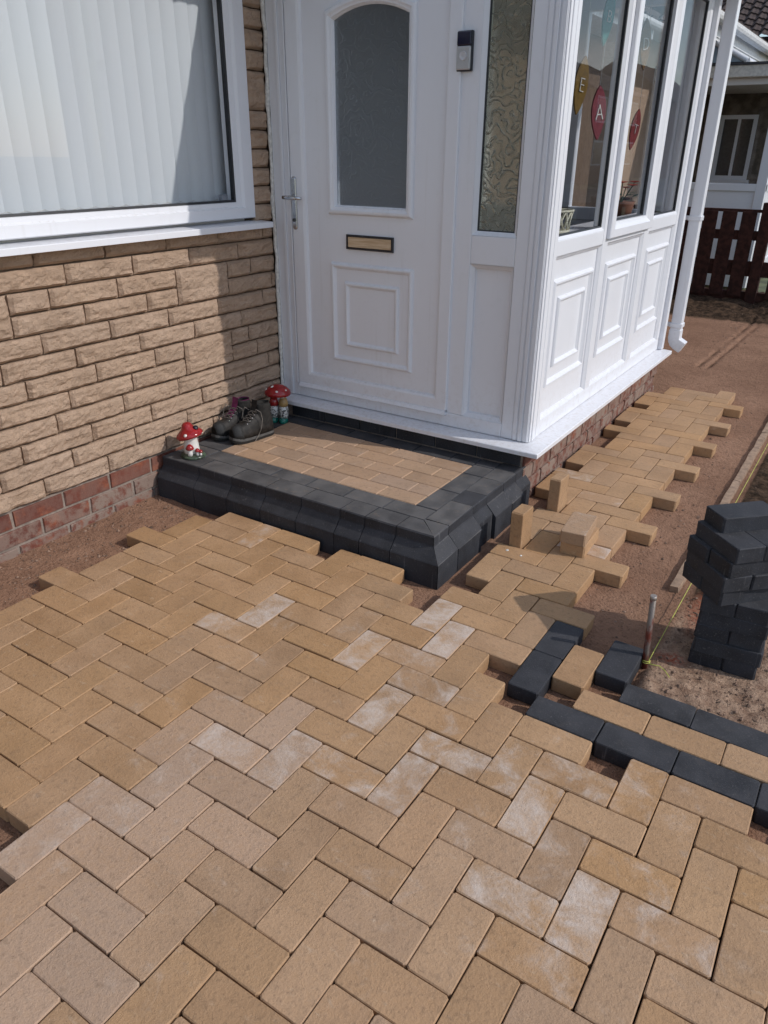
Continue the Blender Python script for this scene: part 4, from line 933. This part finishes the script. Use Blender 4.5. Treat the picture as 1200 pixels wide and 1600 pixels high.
for yy in ys_: q.box(NX1 - .078, NX1 + .002, yy, yy + .07, .14, 2.19)
q.build('side_frame', PVC, nb, weld=False)
for a in ys_[:-1]:
    q = MB().box(NX1 - .05, NX1 - .02, a + .07, a + .85, .14, 1.04); q.build('lower_panel', PVC, nb); q = MB().box(NX1 - .034, NX1 - .03, a + .07, a + .85, 1.12, 2.19); q.build('pane', GLASS, nb)
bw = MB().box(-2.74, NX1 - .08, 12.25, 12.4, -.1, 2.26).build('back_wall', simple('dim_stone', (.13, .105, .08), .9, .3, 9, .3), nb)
wf = MB(); mb2 = lambda u, v, d: (u, 12.25 - d, v)
ring_frame(wf, mb2, rect(-2.44, -1.92, 1.10, 1.98), [(0, 0), (0, .03), (.055, .03), (.055, 0)]); pbox(wf, mb2, -2.19, -2.15, 1.15, 1.93, 0.002, .026); pbox(wf, mb2, -2.50, -1.88, 1.03, 1.10, 0, .06); wf.build('inner_window', PVC, nb, weld=False)
wp = MB(); pbox(wp, mb2, -2.40, -1.97, 1.14, 1.94, 0.001, .006); wp.build('inner_pane', simple('grey_inner_pane', (.05, .055, .06), .08), nb)
q = MB().box(NX0 - .1, NX1 + .14, NY - .14, 12.4, 2.26, 2.385); q.build('fascia', simple('cream_fascia', (.56, .53, .48), .5), nb, bevel=.006)
q = MB().box(NX0 - .12, NX1 + .16, NY - .16, 12.42, 2.386, 2.41); q.build('roof_edge', simple('dark_felt', (.05, .05, .055), .8), nb)
q = MB(); pl_ = [(NX0, NY + .1, 2.44), (-1.75, NY + .1, 2.44), (-1.75, 12.2, 2.44), (NX0, 12.2, 2.44), (NX0, NY + .1, 2.95), (-2.45, NY + .1, 2.80), (-2.45, 12.2, 2.80), (NX0, 12.2, 2.95)]
q.add(pl_, [(0, 3, 2, 1), (4, 5, 6, 7), (0, 1, 5, 4), (1, 2, 6, 5), (2, 3, 7, 6), (3, 0, 4, 7)]); q.build('roof_light', simple('blue_grey_glazing', (.22, .27, .34), .12, .05, 10), nb)
q = MB(); q.tube([(-1.75, NY + .1, 2.45), (-2.45, NY + .1, 2.81)], .035, 6); q.tube([(-1.75, NY + 1.2, 2.45), (-2.45, NY + 1.2, 2.81)], .035, 6); q.tube([(-1.75, NY + .1, 2.45), (-1.75, 12.2, 2.45)], .03, 6); q.build('glazing_bar', PVC, nb, weld=False)

nh = thing('neighbour_bungalow', 'neighbouring stone bungalow with white gutter behind the glazed porch', 'house', (-4, 13, 0))
q = MB(); q.box(-9, -2.75, 8.6, 16.5, -.12, 2.75); q.build('stone_wall', STONE, nh)
wv = MB(); 
for a, b in ((10.4, 11.7),): wv.box(-2.752, -2.735, a, b, 1.05, 2.15)
wv.build('window', PVC, nh)
gp2 = MB(); gp2.box(-2.736, -2.728, 10.48, 11.0, 1.13, 2.07); gp2.box(-2.736, -2.728, 11.06, 11.62, 1.13, 2.07); gp2.build('window_pane', simple('dark_pane', (.03, .035, .04), .05), nh)
q = MB(); q.loft([[(-2.10 + .07 - .07 * math.cos(t), yy, 2.86 - .085 * math.sin(t)) for t in [math.pi * n_ / 8 for n_ in range(9)]] for yy in (8.2, 16.9)], closed=False, caps=False); q.build('gutter', SOFFIT, nh)
q = MB().box(-2.75, -2.12, 8.2, 16.9, 2.66, 2.69); q.box(-2.14, -2.105, 8.2, 16.9, 2.69, 2.88); q.build('soffit', SOFFIT, nh, weld=False)
q = MB().add([(-2.05, 8.2, 2.88), (-2.05, 16.9, 2.88), (-5.9, 16.9, 4.4), (-5.9, 8.2, 4.4), (-2.05, 8.2, 2.93), (-2.05, 16.9, 2.93), (-5.9, 16.9, 4.45), (-5.9, 8.2, 4.45)], [(0, 3, 2, 1), (4, 5, 6, 7), (0, 1, 5, 4), (1, 2, 6, 5), (2, 3, 7, 6), (3, 0, 4, 7)]); q.build('roof', TILE, nh)

fh = thing('brown_tiled_house', 'taller house with brown pantiled roof behind the neighbouring bungalow', 'house', (-4, 22, 0))
q = MB().box(-9, -1.4, 19.2, 27, -.12, 3.75); q.build('wall', MORTAR, fh)
# pantiles: rolls across, courses up the slope
tv = MB(); NU, NV = 90, 26; PX0, PX1 = -9.3, -1.1; slope = math.radians(33); 
V = []; F = []
for b in range(NV * 2):
    c = b // 2; up = (c + (b % 2)) * 0.24; lift = 0.030 if b % 2 == 0 else 0.0
    for a in range(NU * 4 + 1):
        x = PX0 + (PX1 - PX0) * a / (NU * 4); ph = (x / 0.22) * 2 * math.pi
        h = 0.022 * math.sin(ph) + 0.010 * math.sin(2 * ph) + lift
        V.append((x, 18.9 + up * math.cos(slope) - h * math.sin(slope), 3.72 + up * math.sin(slope) + h * math.cos(slope)))
w = NU * 4 + 1
for b in range(NV * 2 - 1):
    for a in range(w - 1): F.append((b * w + a, b * w + a + 1, (b + 1) * w + a + 1, (b + 1) * w + a))
tv.add(V, F); ro = tv.build('roof_tiles', TILE, fh, weld=False); ro['kind'] = 'stuff'
q = MB(); q.loft([[(xx, 18.84 + .06 - .06 * math.cos(t), 3.70 - .06 * math.sin(t)) for t in [math.pi * n_ / 6 for n_ in range(7)]] for xx in (-9.3, -1.1)], closed=False, caps=False); q.build('gutter', BLACKP, fh)
# houses further along the street, mirrored in the porch panes
WALLR = mat_mortar('brick_wall_far', (0.22, 0.13, 0.09))
for n_, (hx, hy, ridge) in enumerate(((17, 34, 7.0), (17.5, 48, 6.6), (17, 63, 7.4))):
    h = thing('street_house', ['brick house with tall gable across the street, first along', 'brick house across the street between the two taller ones', 'tall brick house across the street, furthest along'][n_], 'house', (hx, hy, 0), 'houses across the street')
    MB().box(hx - 4, hx + 4, hy - 5, hy + 5, -.12, 4.6).build('wall', WALLR, h)
    MB().add([(hx - 4.4, hy - 5.4, 4.55), (hx + 4.4, hy - 5.4, 4.55), (hx + 4.4, hy + 5.4, 4.55), (hx - 4.4, hy + 5.4, 4.55), (hx, hy - 5.4, ridge), (hx, hy + 5.4, ridge)], [(0, 1, 4), (3, 5, 2), (0, 4, 5, 3), (1, 2, 5, 4), (0, 3, 2, 1)]).build('roof', TILE, h)
    for dy in (-3, 0.2, 3):
        for z0 in (0.8, 3.0):
            f = MB().box(hx - 4.05, hx - 3.99, hy + dy - .8, hy + dy + .8, z0, z0 + 1.3).build('window', PVC, h)
            MB().box(hx - 4.07, hx - 4.04, hy + dy - .7, hy + dy + .7, z0 + .1, z0 + 1.2).build('pane', simple('street_pane', (.04, .05, .06), .1) if 'street_pane' not in bpy.data.materials else bpy.data.materials['street_pane'], f)

# ------------------------------------------------------------------ inside the porch
def pennant(letter, y, z, w, h, col, ang, label):
    t = thing('letter_pennant', label, 'decoration', (-1.2, y, z), 'letter pennants hung in the porch')
    T = Matrix.Translation((-1.20, y, z)) @ Matrix.Rotation(math.radians(74), 4, 'Z') @ Matrix.Rotation(ang, 4, 'Y')
    prof = [(math.sin(math.pi * (q / 14)) ** .75 * w / 2 * (1.15 - .3 * q / 14), h / 2 - h * q / 14) for q in range(15)]
    pts = [(a, b) for a, b in prof] + [(-a, b) for a, b in reversed(prof[1:-1])]
    q = MB().loft([[tuple(T @ Vector((a, d, b))) for a, b in pts] for d in (-.004, .004)]); q.build('felt', simple('felt_' + letter, col, .9, .15, 50), t)
    cu = bpy.data.curves.new('letter', 'FONT'); cu.body = letter; cu.size = w * 0.9; cu.align_x = 'CENTER'; cu.align_y = 'CENTER'; cu.extrude = .0015; cu.offset = -.0022; cu.resolution_u = 3
    tmp = bpy.data.objects.new('tmp', cu); COL.objects.link(tmp); bpy.context.view_layer.update()
    me = bpy.data.meshes.new_from_object(tmp.evaluated_get(bpy.context.evaluated_depsgraph_get())); bpy.data.objects.remove(tmp)
    me.transform(T @ Matrix.Translation((0, -.007, 0)) @ Matrix.Rotation(math.pi / 2, 4, 'X')); me.materials.clear()
    link('letter', me, SEAL, t)
    MB().tube([T @ Vector((0, 0, h / 2 - .002)), Vector((-1.20, y, 2.31))], .0012, 4).build('thread', WHITEG, t)
pennant('B', 3.03, 2.05, .085, .25, (0.02, .15, .13), .15, 'teal felt pennant with a white letter B')
pennant('E', 2.75, 1.74, .10, .25, (0.15, .085, .01), .12, 'yellow felt pennant with a white letter E')
pennant('A', 3.05, 1.635, .12, .25, (0.16, .022, .035), -.1, 'pink felt pennant with a white letter A')
pennant('D', 3.70, 2.00, .10, .25, (0.15, .07, .012), -.12, 'amber felt pennant with a white letter D')
pennant('T', 3.72, 1.575, .085, .22, (0.16, .008, .012), .2, 'crimson felt pennant with a white letter T')
tb = thing('side_table', 'small dark table on thin legs inside the porch', 'table', (-1.9, 3.2, .2))
MB().box(-2.25, -1.45, 2.75, 3.65, .915, .94).build('table_top', simple('slate_top', (.09, .09, .095), .4), tb, bevel=.004)
for a, b in ((-2.2, 2.8), (-1.5, 2.8), (-2.2, 3.6), (-1.5, 3.6)): MB().tube([(a, b, .2), (a, b, .915)], .012, 8).build('leg', BLACKP, tb)
fp = thing('flower_pot', 'pot of bright red flowers behind the opening light', 'plant', (-1.25, 3.75, .9))
st = thing('plant_stand', 'slim dark stand carrying the flower pot in the porch', 'stand', (-1.25, 3.80, .2))
MB().lathe([(0, 0), (.12, 0), (.12, .015), (.015, .03), (.015, .80), (.13, .82), (.13, .84), (0, .84)], -1.25, 3.80, .2005, 16).build('pedestal', BLACKP, st)
MB().lathe([(0, 0), (.06, 0), (.085, .13), (.09, .14), (.08, .14), (0, .12)], -1.25, 3.80, 1.041, 16).build('pot', simple('terracotta', (.22, .09, .05), .8), fp)
PET = simple('red_petals', (.62, .055, .025), .6, .2, 60); LEAFM = simple('dark_leaf', (.025, .06, .018), .6, .3, 40)
for n_ in range(7):
    a = n_ * 0.9; x, y, z = -1.25 + .07 * math.cos(a), 3.80 + .16 * math.sin(a) - .03, 1.27 + .02 * math.sin(n_ * 2.3)
    fl_ = MB()
    for q in range(7):
        b = q * .9 + n_; c = Vector((x, y, z)); d = Vector((math.cos(b), math.sin(b), .45)) * .036; s_ = Vector((-math.sin(b), math.cos(b), 0)) * .018
        fl_.add([c, c + d * .6 + s_, c + d + Vector((0, 0, -.008)), c + d * .6 - s_], [(0, 1, 2, 3)])
    fl_.build('flower', PET, fp, weld=False); MB().tube([(-1.25, 3.80, 1.16), (x, y, z)], .003, 5).build('stalk', LEAFM, fp)
lf_ = MB()
for n_ in range(26):
    a = rnd.uniform(0, 6.28); r = rnd.uniform(.04, .13); c = Vector((-1.25 + r * .6 * math.cos(a), 3.80 + r * math.sin(a), 1.17 + rnd.uniform(0, .07))); d = Vector((math.cos(a), math.sin(a), rnd.uniform(-.2, .5))) * .05; s_ = Vector((-math.sin(a), math.cos(a), 0)) * .02
    lf_.add([c, c + d * .5 + s_, c + d, c + d * .5 - s_], [(0, 1, 2, 3)])
lf_.build('leaves', LEAFM, fp, weld=False)
bk = thing('lattice_basket', 'pale lattice basket on the inner window ledge', 'basket', (-1.10, 2.33, 1.115))
ledge = MB().box(-1.17, -1.008, 1.99, 4.02, 1.075, 1.112); ledge.build('inner_ledge', PVC, porch)
BASK = simple('cream_ceramic', (.55, .52, .40), .5)
for n_ in range(12):
    a = n_ * math.pi / 6
    for sg_ in (1, -1): MB().tube([(-1.09 + .05 * math.cos(a), 2.34 + .075 * math.sin(a), 1.128), (-1.09 + .06 * math.cos(a + sg_ * .5), 2.34 + .09 * math.sin(a + sg_ * .5), 1.205)], .0045, 5).build('strip', BASK, bk)
MB().lathe([(0, 0), (.052, 0), (.056, .012), (0, .012)], -1.09, 2.34, 1.1125, 18, sy=1.5).build('base', BASK, bk)
MB().tube([(-1.09 + .062 * math.cos(n_ * .35), 2.34 + .093 * math.sin(n_ * .35), 1.208) for n_ in range(19)], .006, 6).build('rim', BASK, bk)

# parts were built in world coordinates: parent without moving them
bpy.context.view_layer.update()
